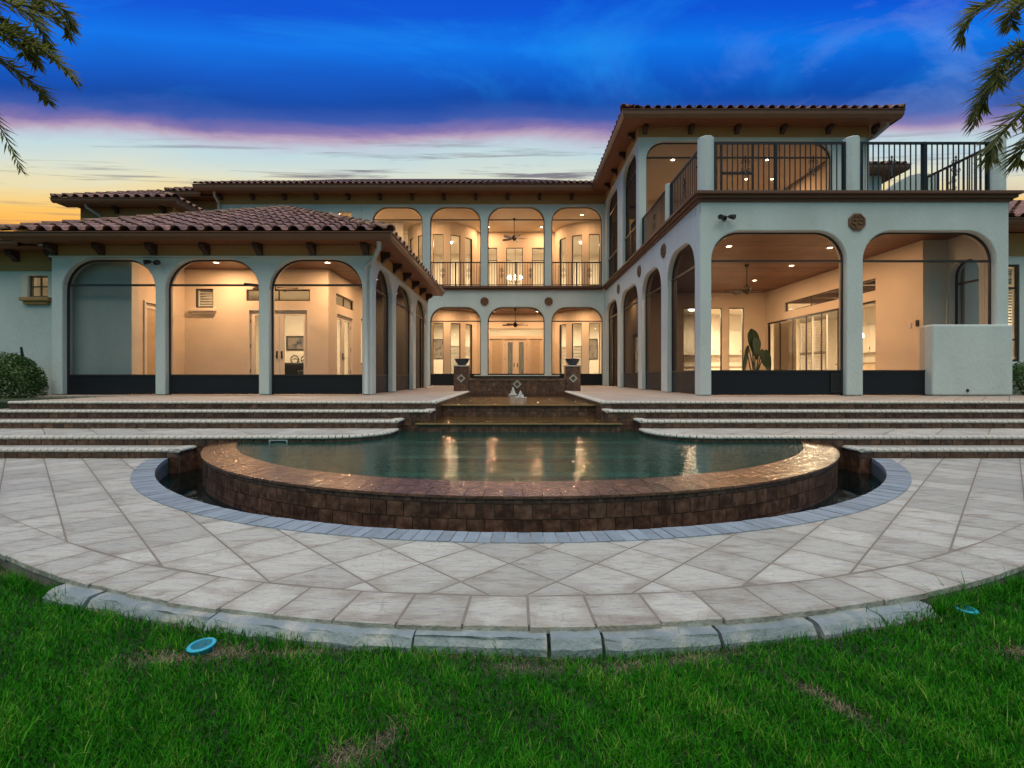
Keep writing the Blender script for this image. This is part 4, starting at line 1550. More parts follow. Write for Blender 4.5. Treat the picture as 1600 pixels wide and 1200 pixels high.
box('floor_slab', 4.51, 12.05, 16.91, 27.0, 5.0, 5.262, 'floor_tile', house)
box('loggia_ceiling', 4.51, 11.6, 17.2, 25.4, 9.15, 9.2, 'loggia_wall', house)
box('wall', 11.75, 11.9, 17.201, 26.5, 5.27, 9.2, 'loggia_wall', house)
box('wall', 11.901, 12.05, 17.201, 26.5, 5.27, 9.2, 'stucco', house)
wall('wall', (0, 22.6), FX, rect(6.2, 11.75, 5.27, 9.2), [rect(7.4, 9.2, 5.3, 7.9)], thick=.15, parent=house, material='loggia_wall')
french_door((0, 22.6), FX, 7.4, 9.2, 5.3, 7.9)
box('wall', 6.2, 6.35, 22.76, 26.5, 5.27, 9.2, 'stucco', house)
box('room_wall', 6.4, 11.74, 26.3, 26.5, 5.27, 9.2, 'room_wall', house)
box('room_ceiling', 6.36, 11.74, 22.78, 26.29, 9.1, 9.14, 'ceiling_white', house)

# ------------------------------------------------------------------ eaves, gutters, brackets


def eave(segments, z0, z1, soffit_polys):
    """segments: list of (x0,y0,x1,y1) outer gutter lines; gutter section pushed outward to the right of travel"""
    for (xa, ya, xb, yb) in segments:
        L = sqrt((xb - xa) ** 2 + (yb - ya) ** 2)
        dx, dy = (xb - xa) / L, (yb - ya) / L
        nx, ny = dy, -dx
        prof = [(0, z0), (.03, z0), (.075, z0 + (z1 - z0) * .45), (.085, z1 - .02), (.11, z1 - .015), (.11, z1), (0, z1)]
        V = []
        for (px_, py_, ext) in ((xa, ya, -1), (xb, yb, 1)):
            for (o_, z) in prof:
                V.append((px_ + nx * o_ + dx * ext * o_, py_ + ny * o_ + dy * ext * o_, z))
        m_ = len(prof)
        MB().add(V, [(i, (i + 1) % m_, m_ + (i + 1) % m_, m_ + i) for i in range(m_)] + [tuple(range(m_))[::-1], tuple(range(m_, 2 * m_))]).build('gutter', 'gutter', house, fix=True)
    for p in soffit_polys:
        MB().box(*p).build('soffit', 'soffit_wood', house)


br_cache = {}


def bracket(x, y, zt, ang, L=.24, h=.25, w_=.14):
    """carved rafter tail under the eaves; ang turns it from facing the camera"""
    if 'b' not in br_cache:
        pr = [(0, 0), (-L, 0), (-L, -.08), (-L * .92, -.13), (-L * .66, -.15), (-L * .40, -.19), (-L * .2, -h), (0, -h)]
        V = [(-w_ / 2, a_, z) for a_, z in pr] + [(w_ / 2, a_, z) for a_, z in pr]
        m_ = len(pr)
        mb_ = MB().add(V, [tuple(range(m_)), tuple(range(m_, 2 * m_))[::-1]] + [(i, m_ + i, m_ + (i + 1) % m_, (i + 1) % m_) for i in range(m_)])
        me_ = mb_.mesh('bracket', 'dark_wood')
        bm_ = bmesh.new(); bm_.from_mesh(me_); bmesh.ops.recalc_face_normals(bm_, faces=bm_.faces); bm_.to_mesh(me_); bm_.free()
        br_cache['b'] = me_
    link('bracket', br_cache['b'], house, (x, y, zt), (0, 0, ang))


# left wing
eave([(-11.68, 11.30, -2.90, 11.30), (-2.90, 11.30, -2.90, 19.3)], 4.20, 4.37, [(-11.66, -2.92, 11.32, 11.80, 4.225, 4.25), (-3.40, -2.92, 11.802, 19.3, 4.225, 4.25)])
eave([(-17, 11.72, -11.8, 11.72)], 4.14, 4.30, [(-17, -11.17, 11.74, 12.19, 4.16, 4.19)])
for x in (-11.0, -9.87, -8.62, -7.36, -6.10, -4.83, -3.56):
    bracket(x, 11.815, 4.222, 0)
for y in (12.6, 13.85, 15.1, 16.4, 17.7, 18.9):
    bracket(-3.41, y, 4.222, pi / 2)
for x in (-13.4, -12.3, -11.35):
    bracket(x, 12.2, 4.16, 0)
# court
eave([(-14.6, 22.55, 3.6, 22.55)], 9.56, 9.83, [(-14.58, 4.18, 22.57, 23.16, 9.585, 9.61)])
for k in range(-9, 4):
    x = -.35 + k * 1.49
    if -14 < x < 4:
        bracket(x, 23.165, 9.584, 0)
# upper right
eave([(3.60, 22.55, 3.60, 16.25), (3.60, 16.25, 12.67, 16.25), (12.67, 16.25, 12.67, 24)], 9.56, 9.83,
     [(3.62, 12.65, 16.27, 16.86, 9.585, 9.61), (3.62, 4.18, 16.862, 22.56, 9.585, 9.61), (12.1, 12.65, 16.862, 24, 9.585, 9.61)])
for k in range(6):
    bracket(4.42 + k * 1.56, 16.865, 9.584, 0)
for y in (17.3, 18.8, 20.3, 21.8):
    bracket(4.185, y, 9.584, -pi / 2)
# far right wing
eave([(11.5, 11.8, 17.6, 11.8)], 4.68, 4.84, [(11.3, 17.6, 11.82, 12.36, 4.69, 4.72)])
# left rear blocks
box('wall', -18.1, -14.3, 20.6, 24.5, 4.0, 7.9, 'stucco', house)
box('frieze', -18.1, -14.3, 20.57, 20.598, 7.55, 8.1, 'frieze', house)
box('frieze', -14.298, -14.26, 20.57, 23.4, 7.55, 8.1, 'frieze', house)
eave([(-18.65, 19.98, -13.75, 19.98), (-13.75, 19.98, -13.75, 23.0)], 8.08, 8.28, [(-18.63, -13.77, 20.0, 20.56, 8.10, 8.13), (-14.25, -13.77, 20.562, 23.0, 8.10, 8.13)])
for x in (-16.55, -14.6):
    bracket(x, 20.57, 8.1, 0)
box('wall', -15.6, -14.002, 23.7, 26, 5, 9.3, 'stucco', house)
box('frieze', -15.6, -14.002, 23.66, 23.698, 9.1, 9.6, 'frieze', house)
eave([(-16.2, 23.05, -14.7, 23.05)], 9.46, 9.70, [(-16.2, -14.0, 23.07, 23.65, 9.48, 9.51)])
# rear block seen past the terrace
box('wall', 14, 17.8, 24.0, 28, 4, 10.84, 'stucco', house)
eave([(13.4, 23.4, 18.6, 23.4), (18.6, 23.4, 18.6, 28)], 10.85, 11.1, [(13.4, 18.58, 23.42, 23.99, 10.86, 10.9), (17.81, 18.58, 24, 28, 10.86, 10.9)])
wall('parapet', (0, 17.5), FX, [(12.9, 5), (14.95, 5), (14.95, 8.22), (14.6, 8.27), (14.25, 8.26), (13.95, 8.18), (13.6, 8.0), (12.9, 7.5)], thick=.25, parent=house)

# ------------------------------------------------------------------ tiled roofs


def tile_mesh(wd, L, h):
    """one S-shaped clay tile: barrel and pan, open underneath at the eave"""
    prof = [(-.02, .012)] + [(.60 * wd * (.5 - .5 * cos(pi * i / 7)), h * sin(pi * i / 7) + .012) for i in range(8)] + [(.70 * wd, .002), (.88 * wd, .002), (wd - .006, .014)]
    V = []
    for (y, dz, sc) in ((0, .03, 1.0), (L * 1.12, .0, .96)):
        for (x, z) in prof:
            V.append((x * sc, y, z * sc + dz))
        for (x, z) in prof:
            V.append((x * sc, y, z * sc + dz - .018))
    m_ = len(prof)
    F = [(j, j + 1, 2 * m_ + j + 1, 2 * m_ + j) for j in range(m_ - 1)] + [(m_ + j, j, j + 1, m_ + j + 1) for j in range(m_ - 1)]
    F += [(m_ + j + 1, 3 * m_ + j + 1, 3 * m_ + j, m_ + j) for j in range(m_ - 1)]
    return V, F


def roof_face(root, A, ux, uy, width, depth, slope, wd, ln, left_hip=True, right_hip=True, rows=99, as_parts=True, z_off=.0):
    """tiles over a hip face: A = eave corner at left (looking up the slope), ux along eave, uy horizontally up the slope"""
    ncol = max(1, int(round(width / wd)))
    wd = width / ncol
    ca, sa = cos(slope), sin(slope)
    V, F = tile_mesh(wd, ln, wd * .24)
    me_ = MB().add(V, F).mesh('roof_tile', 'roof_tile', True)
    joined = MB()
    k = 0
    basis = Matrix(((ux[0], uy[0] * ca, -uy[0] * sa), (ux[1], uy[1] * ca, -uy[1] * sa), (0, sa, ca)))
    eul = basis.to_euler()
    while True:
        h = k * ln * ca
        if h > depth - .05 or k >= rows:
            break
        for c_ in range(ncol):
            x0 = c_ * wd
            if left_hip and x0 + wd * .35 < h:
                continue
            if right_hip and x0 + wd * .5 > width - h:
                continue
            loc = Vector(A) + Vector((ux[0], ux[1], 0)) * x0 + Vector((uy[0], uy[1], 0)) * h + Vector((0, 0, k * ln * sa + z_off))
            loc += Vector((uy[0], uy[1], 0)) * random.uniform(-.012, .012)
            if as_parts:
                e = eul.copy()
                link('roof_tile', me_, root, loc, (e.x + random.uniform(-.008, .008), e.y + random.uniform(-.012, .012), e.z + random.uniform(-.008, .008)))
            else:
                mm = basis
                joined.add([loc + mm @ Vector(v) for v in V], F)
        k += 1
    if not as_parts:
        o = joined.build('roof_tiles', 'roof_tile', root, smooth=True)
        o['kind'] = 'stuff'


cap_me = None


def caps(root, a, b_, step=.36, r=.12):
    """barrel caps along a hip or ridge"""
    global cap_me
    if cap_me is None:
        V, F = [], []
        for (x, rr, dz) in ((-.03, 1.06, .022), (.40, .90, 0)):
            for t_ in (0, .018):
                for i in range(9):
                    q = pi * i / 8
                    V.append((x, (r * rr - t_) * cos(q), (r * rr - t_) * sin(q) + dz))
        for i in range(8):
            F += [(i, 18 + i, 19 + i, i + 1), (i, i + 1, 10 + i, 9 + i), (9 + i, 10 + i, 28 + i, 27 + i)]
        cap_me = MB().add(V, F).mesh('ridge_tile', 'roof_tile', True)
    a, b_ = Vector(a), Vector(b_)
    d = b_ - a
    n_ = max(1, int(d.length / step))
    yaw = atan2(d.y, d.x)
    pit = -math.asin(d.z / d.length)
    for i in range(n_):
        p = a + d * (i / n_)
        link('ridge_tile', cap_me, root, p + Vector((0, 0, .03)), (random.uniform(-.02, .02), pit + random.uniform(-.01, .01), yaw + random.uniform(-.015, .015)))


def hip_roof(x0, x1, y0, y1, z, slope, front=None, right=None, left=None, cap=True):
    """hip roof over an eave rectangle, ridge along the longer side"""
    W_, D_ = x1 - x0, y1 - y0
    t_ = math.tan(slope)
    if D_ >= W_:
        r = W_ / 2
        A1, A2 = (x0 + r, y0 + r, z + r * t_), (x0 + r, y1 - r, z + r * t_)
    else:
        r = D_ / 2
        A1, A2 = (x0 + r, y0 + r, z + r * t_), (x1 - r, y0 + r, z + r * t_)
    V = [(x0, y0, z), (x1, y0, z), (x1, y1, z), (x0, y1, z), A1, A2]
    if D_ >= W_:
        F = [(0, 1, 4), (1, 2, 5, 4), (2, 3, 5), (3, 0, 4, 5), (0, 3, 2, 1)]
    else:
        F = [(0, 1, 5, 4), (1, 2, 5), (2, 3, 4, 5), (3, 0, 4), (0, 3, 2, 1)]
    o = MB().add(V, F).build('roof', 'roof_base', house)
    for spec, A, ux, uy, wd_ in ((front, (x0, y0, z), (1, 0), (0, 1), W_), (right, (x1, y0, z), (0, 1), (-1, 0), D_), (left, (x0, y1, z), (0, -1), (1, 0), D_)):
        if spec:
            roof_face(o, A, ux, uy, wd_, r, slope, spec['w'], spec['l'], rows=spec.get('rows', 99), as_parts=spec.get('parts', True), z_off=.012)
    if cap:
        caps(o, V[0], A1)
        caps(o, V[1], A1 if D_ >= W_ else A2)
        caps(o, A1, A2)
    return o


SL = radians(24)
hip_roof(-11.70, -2.86, 11.27, 19.9, 4.375, SL, front=dict(w=.39, l=.36), right=dict(w=.39, l=.36, rows=6, parts=False))
# main rear roof and upper right roof
hip_roof(-14.65, 6.0, 22.5, 33.0, 9.835, SL, front=dict(w=.27, l=.36, rows=4, parts=False), cap=False)
hip_roof(3.56, 12.71, 16.2, 26.0, 9.835, SL, front=dict(w=.345, l=.36, rows=2), left=dict(w=.36, l=.36, rows=2, parts=False), cap=True)
hip_roof(-18.69, -13.71, 19.95, 25.0, 8.285, SL, front=dict(w=.40, l=.36, rows=7), right=dict(w=.40, l=.36, rows=4, parts=False))
hip_roof(-16.25, -13.0, 23.0, 30, 9.70, SL, front=dict(w=.30, l=.36, rows=3), cap=True)
hip_roof(11.3, 22, 11.76, 19, 4.845, SL, front=dict(w=.36, l=.36, rows=12, parts=False), cap=False)
hip_roof(13.4, 18.64, 23.35, 29, 11.105, SL, front=dict(w=.36, l=.36, rows=2), cap=False)
# low roof beyond the left wing
hip_roof(-24, -11.72, 11.70, 19, 4.305, radians(18), front=dict(w=.39, l=.36, rows=3, parts=False), cap=False)


# ------------------------------------------------------------------ downspouts
def spout(pts_, r=.055):
    MB().tube(pts_, r, 8).build('downspout', 'downspout', house, smooth=True)


spout([(-3.15, 11.40, 4.21), (-3.15, 11.45, 4.08), (-3.36, 11.72, 3.85), (-3.55, 11.775, 3.72), (-3.55, 11.775, DECK + .02)])
spout([(-17.5, 20.1, 8.1), (-17.5, 20.15, 7.98), (-17.25, 20.5, 7.75), (-17.2, 20.54, 7.5), (-17.2, 20.54, 5.2)])
spout([(-13.85, 22.7, 9.57), (-13.85, 22.75, 9.4), (-13.85, 23.1, 9.15), (-13.85, 23.14, 9.0), (-13.85, 23.14, 6)])
spout([(12.45, 16.5, 9.57), (12.45, 16.5, 9.45), (12.2, 16.8, 9.2), (12.0, 16.84, 9.1), (12.0, 16.84, 5.3)])

# ------------------------------------------------------------------ medallions
med = None


def medallion(P, u, s_, z):
    mb_ = MB()
    R_ = .205
    V = []
    for (rr, d) in ((R_, -.01), (R_, .035), (R_ * .88, .05), (R_ * .80, .05), (R_ * .76, .03), (0.0, .03)):
        for k in range(8):
            q = pi / 8 + k * pi / 4
            V.append(frame_pt(P, u, s_ + rr * cos(q), z + rr * sin(q), d))
    F = [(i * 8 + k, i * 8 + (k + 1) % 8, (i + 1) * 8 + (k + 1) % 8, (i + 1) * 8 + k) for i in range(5) for k in range(8)]
    o = mb_.add(V, F).build('medallion', 'medallion', house, fix=True)
    # raised knot: four loops round a boss
    mb_ = MB()
    for k in range(4):
        q0 = k * pi / 2
        pts_ = []
        for i in range(11):
            t_ = -pi * .85 + 1.7 * pi * i / 10
            rr = R_ * .30
            a_, b2 = R_ * .38 + rr * cos(t_), rr * sin(t_) * .8
            pts_.append(frame_pt(P, u, s_ + a_ * cos(q0) - b2 * sin(q0), z + a_ * sin(q0) + b2 * cos(q0), .04))
        mb_.tube(pts_, .014, 5)
    mb_.build('relief_knot', 'medallion', o)


for x in (-1.44, 1.57):
    medallion(CW, FX, x, 4.60)
for y in (14.02, 16.75, 20.12):
    medallion(RS, FL, -y, 4.64)
medallion(RF, FX, 7.79, 4.60)


# ------------------------------------------------------------------ railings
bal_cache = {}


def scroll_mesh(h=.48):
    mb_ = MB()
    for sx_ in (-1, 1):
        for sz in (-1, 1):
            pts_ = []
            for i in range(15):
                t_ = i / 14
                q = t_ * 2.1 * pi
                rr = .052 * (1 - .62 * t_)
                pts_.append((sx_ * (.012 + .052 - rr * cos(q)), 0, sz * (.035 + .10 * (1 - t_) * 0 + .052 + rr * sin(q) * 1.1)))
            mb_.tube(pts_, .008, 5)
            pts_ = []
            for i in range(13):
                t_ = i / 12
                q = t_ * 1.8 * pi
                rr = .038 * (1 - .6 * t_)
                pts_.append((sx_ * (.008 + .038 - rr * cos(q)), 0, sz * (.17 + rr * sin(q) * 1.2)))
            mb_.tube(pts_, .007, 5)
    mb_.tube([(0, 0, -h / 2), (0, 0, h / 2)], .012, 6)
    return mb_.mesh('scroll', 'iron', True)


def railing(a, b_, z0, z1, scrolls=(), posts=(), spacing=.125):
    a, b_ = Vector((*a, 0)), Vector((*b_, 0))
    d = b_ - a
    L = d.length
    d.normalize()
    yaw = atan2(d.y, d.x)
    u_ = (d.x, d.y)
    Pp = (a.x, a.y)
    mb_ = MB()
    fbox(mb_, Pp, u_, 0, L, z1 - .045, z1, -.028, .028)
    o = mb_.build('railing', 'iron', house, fix=True)
    mb_ = MB()
    fbox(mb_, Pp, u_, 0, L, z0 + .06, z0 + .09, -.016, .016)
    mb_.build('bottom_rail', 'iron', o, fix=True)
    n_ = int(L / spacing)
    key = round(z1 - z0, 2)
    if key not in bal_cache:
        bal_cache[key] = MB().box(-.010, .010, -.010, .010, .09, z1 - z0 - .045).mesh('baluster', 'iron')
    for i in range(n_ + 1):
        s_ = L * (i + .5) / (n_ + 1)
        p = a + d * s_
        link('baluster', bal_cache[key], o, (p.x, p.y, z0), (0, 0, yaw))
    if 'scroll' not in bal_cache:
        bal_cache['scroll'] = scroll_mesh()
    for q in scrolls:
        p = a + d * (L * q)
        link('scroll', bal_cache['scroll'], o, (p.x, p.y, (z0 + z1) / 2 + .06), (0, 0, yaw))
    for q in posts:
        mb_ = MB()
        fbox(mb_, Pp, u_, L * q - .03, L * q + .03, z0, z1 + .002, -.03, .03)
        mb_.build('post', 'iron', o, fix=True)
    return o


# terrace pillars
for (x, y, w_) in ((4.40, 11.42, .17), (7.77, 11.42, .16), (11.10, 11.42, .18), (4.34, 13.95, .10)):
    zt = 6.58 if w_ > .12 else 6.50
    pr = [(x + w_ * 1.08 * cos(pi / 8 + k * pi / 4), y + w_ * 1.08 * sin(pi / 8 + k * pi / 4)) for k in range(8)]
    MB().prism(pr, 5.256, zt).build('terrace_pillar', 'stucco', house, .025, ang=30)
RZ0, RZ1 = 5.27, 6.48
railing((4.59, 11.40), (7.60, 11.40), RZ0, RZ1, (.24, .76), (.0, .995, .47))
railing((7.95, 11.40), (10.91, 11.40), RZ0, RZ1, (.25, .75), (.005, .5, .995))
railing((4.36, 13.84), (4.36, 11.60), RZ0, RZ1, (.5,), (.01, .99))
railing((4.36, 16.88), (4.36, 14.06), RZ0, RZ1, (.5,), (.01, .99))
railing((11.12, 11.62), (11.12, 13.5), RZ0, RZ1, (.5,), (.99,))
for a, b_ in up_open[1:]:
    railing((a + .01, 23.30), (b_ - .01, 23.30), 5.32, 6.47, (.24, .76), (.5,))
for a, b_ in us_open:
    railing((4.33, b_ - .01), (4.33, a + .01), 5.28, 6.46, (), (.5,))

# ================================================================== LAMPS


def area_light(name, loc, power, color, size=.14, parent=None, rot=(0, 0, 0)):
    ld = bpy.data.lights.new(name, 'AREA')
    ld.shape = 'DISK'
    ld.size = size
    ld.energy = power
    ld.color = color
    return link(name, ld, parent, loc, rot)


WARM = (1.0, .54, .265)
PW = 1.45
SOFT = (1.0, .74, .46)
dl_ring = MB().lathe([(.062, -.004), (.066, -.014), (.095, -.012), (.10, 0)], (0, 0, 0), 20).mesh('trim_ring', 'white_metal', True)
dl_lens = MB().lathe([(.0001, -.006), (.062, -.006)], (0, 0, 0), 20).mesh('lens', 'lamp_glow')


def downlight(x, y, z, power, label, group, color=WARM):
    t_ = empty('downlight', (x, y, z), label, 'light', group)
    link('trim_ring', dl_ring, t_, (x, y, z))
    link('lens', dl_lens, t_, (x, y, z))
    area_light('bulb', (x, y, z - .02), power * PW, color, .11, t_)


LG = 'recessed lights of the left loggia'
downlight(-8.05, 13.3, 4.148, 46, 'recessed light over the middle front arch of the left wing', LG)
downlight(-5.05, 13.3, 4.148, 44, 'recessed light over the front arch nearest the left wing corner', LG)
downlight(-4.4, 15.6, 4.148, 26, 'recessed light behind the middle side arch of the left wing', LG)
downlight(-4.4, 18.2, 4.148, 26, 'recessed light behind the rear side arch of the left wing', LG)
CG = 'recessed lights of the court loggias'
downlight(-1.15, 26.0, 4.498, 40, 'left recessed light above the lower central doors', CG)
downlight(1.15, 26.0, 4.498, 40, 'right recessed light above the lower central doors', CG)
downlight(-3.3, 24.5, 4.498, 34, 'recessed light behind the lower left court arch', CG)
downlight(3.3, 24.5, 4.498, 34, 'recessed light behind the lower right court arch', CG)
downlight(-1.44, 26.4, 9.058, 40, 'left recessed light above the upper court windows', CG)
downlight(1.40, 26.4, 9.058, 40, 'right recessed light above the upper court windows', CG)
downlight(-4.64, 23.72, 9.058, 80, 'bright recessed light in the leftmost upper court arch', CG)
downlight(3.3, 24.4, 9.058, 32, 'recessed light behind the upper right court arch', CG)
downlight(-7.9, 24.4, 9.058, 60, 'recessed light behind the small upper window left of the court arches', CG)
RG = 'recessed lights of the right loggia'
for (x, y, nm) in ((5.71, 13.2, 'front left'), (8.5, 13.35, 'front right'), (5.71, 15.5, 'middle left'), (8.67, 15.5, 'middle right'), (5.71, 17.9, 'rear left'), (8.67, 17.9, 'rear right')):
    downlight(x, y, 4.558, 34, f'{nm} recessed light in the wooden ceiling of the right loggia', RG)
downlight(4.75, 22.0, 4.558, 18, 'recessed light in the passage beside the right court arch', RG)
UG = 'recessed lights of the upper right loggia'
for (x, y, nm) in ((5.87, 18.4, 'leftmost'), (9.4, 18.4, 'front right'), (9.45, 20.2, 'rear middle'), (10.5, 20.2, 'rear right')):
    downlight(x, y, 9.148, 19 if x > 6 else 6, f'{nm} recessed light in the upper right loggia', UG)

# lamps inside the rooms
cl_glass = MB().lathe([(.0001, -.09), (.12, -.075), (.18, -.03), (.19, 0)], (0, 0, 0), 20).mesh('shade', 'lamp_white', True)
cl_base = MB().lathe([(.20, -.012), (.205, 0), (.0001, 0)], (0, 0, 0), 20).mesh('base', 'bronze', True)


def room_lamp(x, y, z, power, label):
    t_ = empty('ceiling_lamp', (x, y, z), label, 'lamp', 'ceiling lamps inside the rooms')
    link('shade', cl_glass, t_, (x, y, z - .013))
    link('base', cl_base, t_, (x, y, z))
    area_light('bulb', (x, y, z - .12), power * 1.35, SOFT, .3, t_)


room_lamp(-7.6, 16.4, 4.048, 130, 'ceiling lamp in the room behind the left loggia doors')
room_lamp(-12.0, 14.2, 4.048, 90, 'ceiling lamp behind the small far left window')
room_lamp(-3.9, 29.2, 4.448, 230, 'ceiling lamp inside the lower left rounded bay')
room_lamp(4.0, 29.2, 4.448, 230, 'ceiling lamp inside the lower right rounded bay')
room_lamp(0, 29.4, 4.448, 210, 'ceiling lamp in the hall behind the central doors')
room_lamp(-3.9, 29.2, 9.018, 210, 'ceiling lamp inside the upper left rounded bay')
room_lamp(4.0, 29.2, 9.018, 170, 'ceiling lamp inside the upper right rounded bay')
room_lamp(12.6, 16.0, 3.995, 330, 'ceiling lamp in the kitchen beside the front sliding panels')
room_lamp(12.6, 19.4, 3.995, 330, 'ceiling lamp in the kitchen beside the rear sliding panels')
room_lamp(8.2, 22.9, 4.198, 330, 'ceiling lamp behind the windows in the rear of right loggia')
room_lamp(8.3, 24.6, 9.098, 120, 'ceiling lamp in the room off the upper right loggia')

# glass chandelier in the upper hall
ch_ = empty('chandelier', (0, 29.2, 6.9), 'sparkling chandelier behind the upper central window', 'chandelier')
MB().tube([(0, 29.2, 9.02), (0, 29.2, 6.7)], .012, 6).build('rod', 'bronze', ch_)
for k in range(8):
    q = k * pi / 4
    p = (.42 * cos(q), 29.2 + .42 * sin(q), 6.85)
    MB().tube([(0, 29.2, 6.75), (.22 * cos(q), 29.2 + .22 * sin(q), 6.62), p], .01, 5).build('arm', 'bronze', ch_)
    MB().lathe([(.0001, .16), (.035, .11), (.045, .05), (.02, 0), (.0001, 0)], p, 10).build('bulb', 'lamp_white', ch_, smooth=True)
ld = bpy.data.lights.new('glow', 'POINT')
ld.energy = 150
ld.color = SOFT
ld.shadow_soft_size = .3
link('glow', ld, ch_, (0, 29.2, 6.95))


# pendants over the kitchen island, sconces
def pendant(x, y, zc, zb, label):
    t_ = empty('pendant_lamp', (x, y, zb), label, 'lamp', 'glass pendants in the kitchen')
    MB().tube([(x, y, zc), (x, y, zb + .2)], .008, 6).build('cord', 'bronze', t_)
    MB().lathe([(.0001, .22), (.05, .20), (.10, .10), (.11, 0), (.0001, -.04)], (x, y, zb), 16).build('globe', 'lamp_white', t_, smooth=True)


pendant(13.0, 16.3, 4.2, 2.55, 'front globe pendant over the kitchen island')
pendant(13.0, 17.4, 4.2, 2.55, 'middle globe pendant over the kitchen island')
pendant(13.0, 18.6, 4.2, 2.55, 'rear globe pendant over the kitchen island')
for (x, y, z, lab) in ((5.75, 32.16, 3.4, 'glowing wall sconce beside the picture in the lower right bay'),):
    t_ = empty('wall_sconce', (x, y, z), lab, 'lamp')
    MB().box(x - .05, x + .05, y, y + .035, z - .15, z + .1).build('plate', 'bronze', t_)
    MB().lathe([(.03, -.08), (.09, .02), (.11, .14), (.0001, .14)], (x, y - .1, z), 14).build('shade', 'lamp_white', t_, smooth=True)

# ================================================================== CEILING FANS
bl = []
for i in range(9):
    t_ = i / 8
    w_ = .05 + .11 * sin(pi * min(1, t_ * 1.02)) ** .8 * (1 - .15 * t_)
    bl.append((.16 + .52 * t_, w_ * .75))
V = [(x, wv, .006) for x, wv in bl] + [(x, -wv, -.03 + .0 * x) for x, wv in bl]
V += [(x, y, z - .012) for x, y, z in V]
nb_ = len(bl)
F = []
for i in range(nb_ - 1):
    F += [(i, nb_ + i, nb_ + i + 1, i + 1), (2 * nb_ + i, 2 * nb_ + i + 1, 3 * nb_ + i + 1, 3 * nb_ + i), (i, i + 1, 2 * nb_ + i + 1, 2 * nb_ + i), (nb_ + i, 3 * nb_ + i, 3 * nb_ + i + 1, nb_ + i + 1)]
F += [(nb_ - 1, 2 * nb_ - 1, 4 * nb_ - 1, 3 * nb_ - 1), (0, 2 * nb_, 3 * nb_, nb_)]
blade_me = MB().add(V, F).mesh('blade', 'fan_dark', False)
hub_me = MB().lathe([(.0001, .17), (.03, .16), (.05, .10), (.12, .07), (.135, .0), (.12, -.06), (.06, -.09), (.05, -.13), (.0001, -.14)], (0, 0, 0), 20).mesh('motor', 'fan_dark', True)


def fan(x, y, zc, zh, ph, label):
    t_ = empty('ceiling_fan', (x, y, zh), label, 'fan', 'ceiling fans in the loggias')
    MB().tube([(x, y, zc), (x, y, zh + .12)], .016, 8).build('rod', 'fan_dark', t_)
    MB().lathe([(.07, 0), (.065, -.05), (.025, -.08), (.0001, -.08)], (x, y, zc), 16).build('canopy', 'fan_dark', t_, smooth=True)
    link('motor', hub_me, t_, (x, y, zh))
    for k in range(5):
        link('blade', blade_me, t_, (x, y, zh), (0, 0, ph + k * 2 * pi / 5))


fan(-6.60, 13.35, 4.15, 3.50, .2, 'dark ceiling fan behind the third front arch of the left loggia')
fan(0, 25.2, 4.5, 3.72, .3, 'dark ceiling fan behind the lower central court arch')
fan(-.05, 25.0, 9.06, 8.07, .1, 'dark ceiling fan behind the upper central court arch')
fan(7.22, 15.4, 4.56, 3.78, .5, 'dark ceiling fan under the wooden ceiling of the right loggia')
fan(7.05, 19.0, 9.15, 6.95, .15, 'dark ceiling fan in the upper right loggia')


# ================================================================== SMALL FITTINGS
def floodlight(x, y, z, label):
    t_ = empty('floodlight', (x, y, z), label, 'floodlight', 'twin floodlights on the facade')
    MB().lathe([(.0001, 0), (.055, 0), (.06, .02), (.055, .035), (.0001, .035)], (0, 0, 0), 14).build('back_box', 'iron', t_)
    o = [c for c in t_.children][0]
    o.matrix_parent_inverse = Matrix.Identity(4)
    o.rotation_euler = (radians(90), 0, 0)
    for s_ in (-1, 1):
        MB().tube([(x, y - .04, z), (x + s_ * .06, y - .09, z + .01), (x + s_ * .09, y - .10, z)], .014, 6).build('arm', 'iron', t_)
        MB().tube([(x + s_ * .06, y - .08, z + .01), (x + s_ * .10, y - .11, z), (x + s_ * .16, y - .18, z - .03)], [.028, .048, .06], 12).build('head', 'bronze', t_, smooth=True)


floodlight(-8.60, 11.84, 3.80, 'twin-headed floodlight on the pier between the left wing arches')
floodlight(4.77, 11.28, 4.69, 'twin-headed floodlight above the first arch of the right wing')
t_ = empty('security_camera', (-3.0, 11.6, 4.15), 'small white security camera under the left wing eave corner', 'camera')
MB().tube([(-3.17, 11.62, 4.22), (-3.17, 11.62, 4.12)], .03, 10).build('mount', 'white_metal', t_)
MB().tube([(-3.20, 11.70, 4.10), (-3.12, 11.50, 4.07)], .045, 12).build('body', 'white_metal', t_, smooth=True)
MB().tube([(-3.12, 11.499, 4.07), (-3.117, 11.49, 4.069)], .032, 12).build('lens', 'iron', t_)
t_ = empty('pet_door', (7.42, 11.40, .72), 'dark pet door set in the right loggia kick panel', 'pet door')
mb = MB()
for (a, b_, c, d) in ((7.28, 7.54, .71, .74), (7.28, 7.54, 1.12, 1.15), (7.28, 7.31, .74, 1.12), (7.51, 7.54, .74, 1.12)):
    mb.box(a, b_, 11.385, 11.416, c, d)
mb.build('frame', 'bronze', t_)
box('flap', 7.31, 7.51, 11.395, 11.41, .74, 1.12, 'iron', t_)
o = MB().lathe([(.035, 0), (.03, .02), (.0001, .03)], (0, 0, 0), 12).build('wall_cap', 'iron')
o.location = (10.25, 11.2, .76)
o.rotation_euler = (radians(90), 0, 0)
o.name = 'vent_plug'
tag(o, 'small dark round plug low on the right stucco block', 'plug')
t_ = empty('path_light', (-11.3, 11.4, DECK), 'thin black path light stake beside the left hedge', 'path light')
MB().tube([(-11.28, 11.45, DECK - .3), (-11.42, 11.45, 1.55)], .014, 6).build('stake', 'iron', t_)
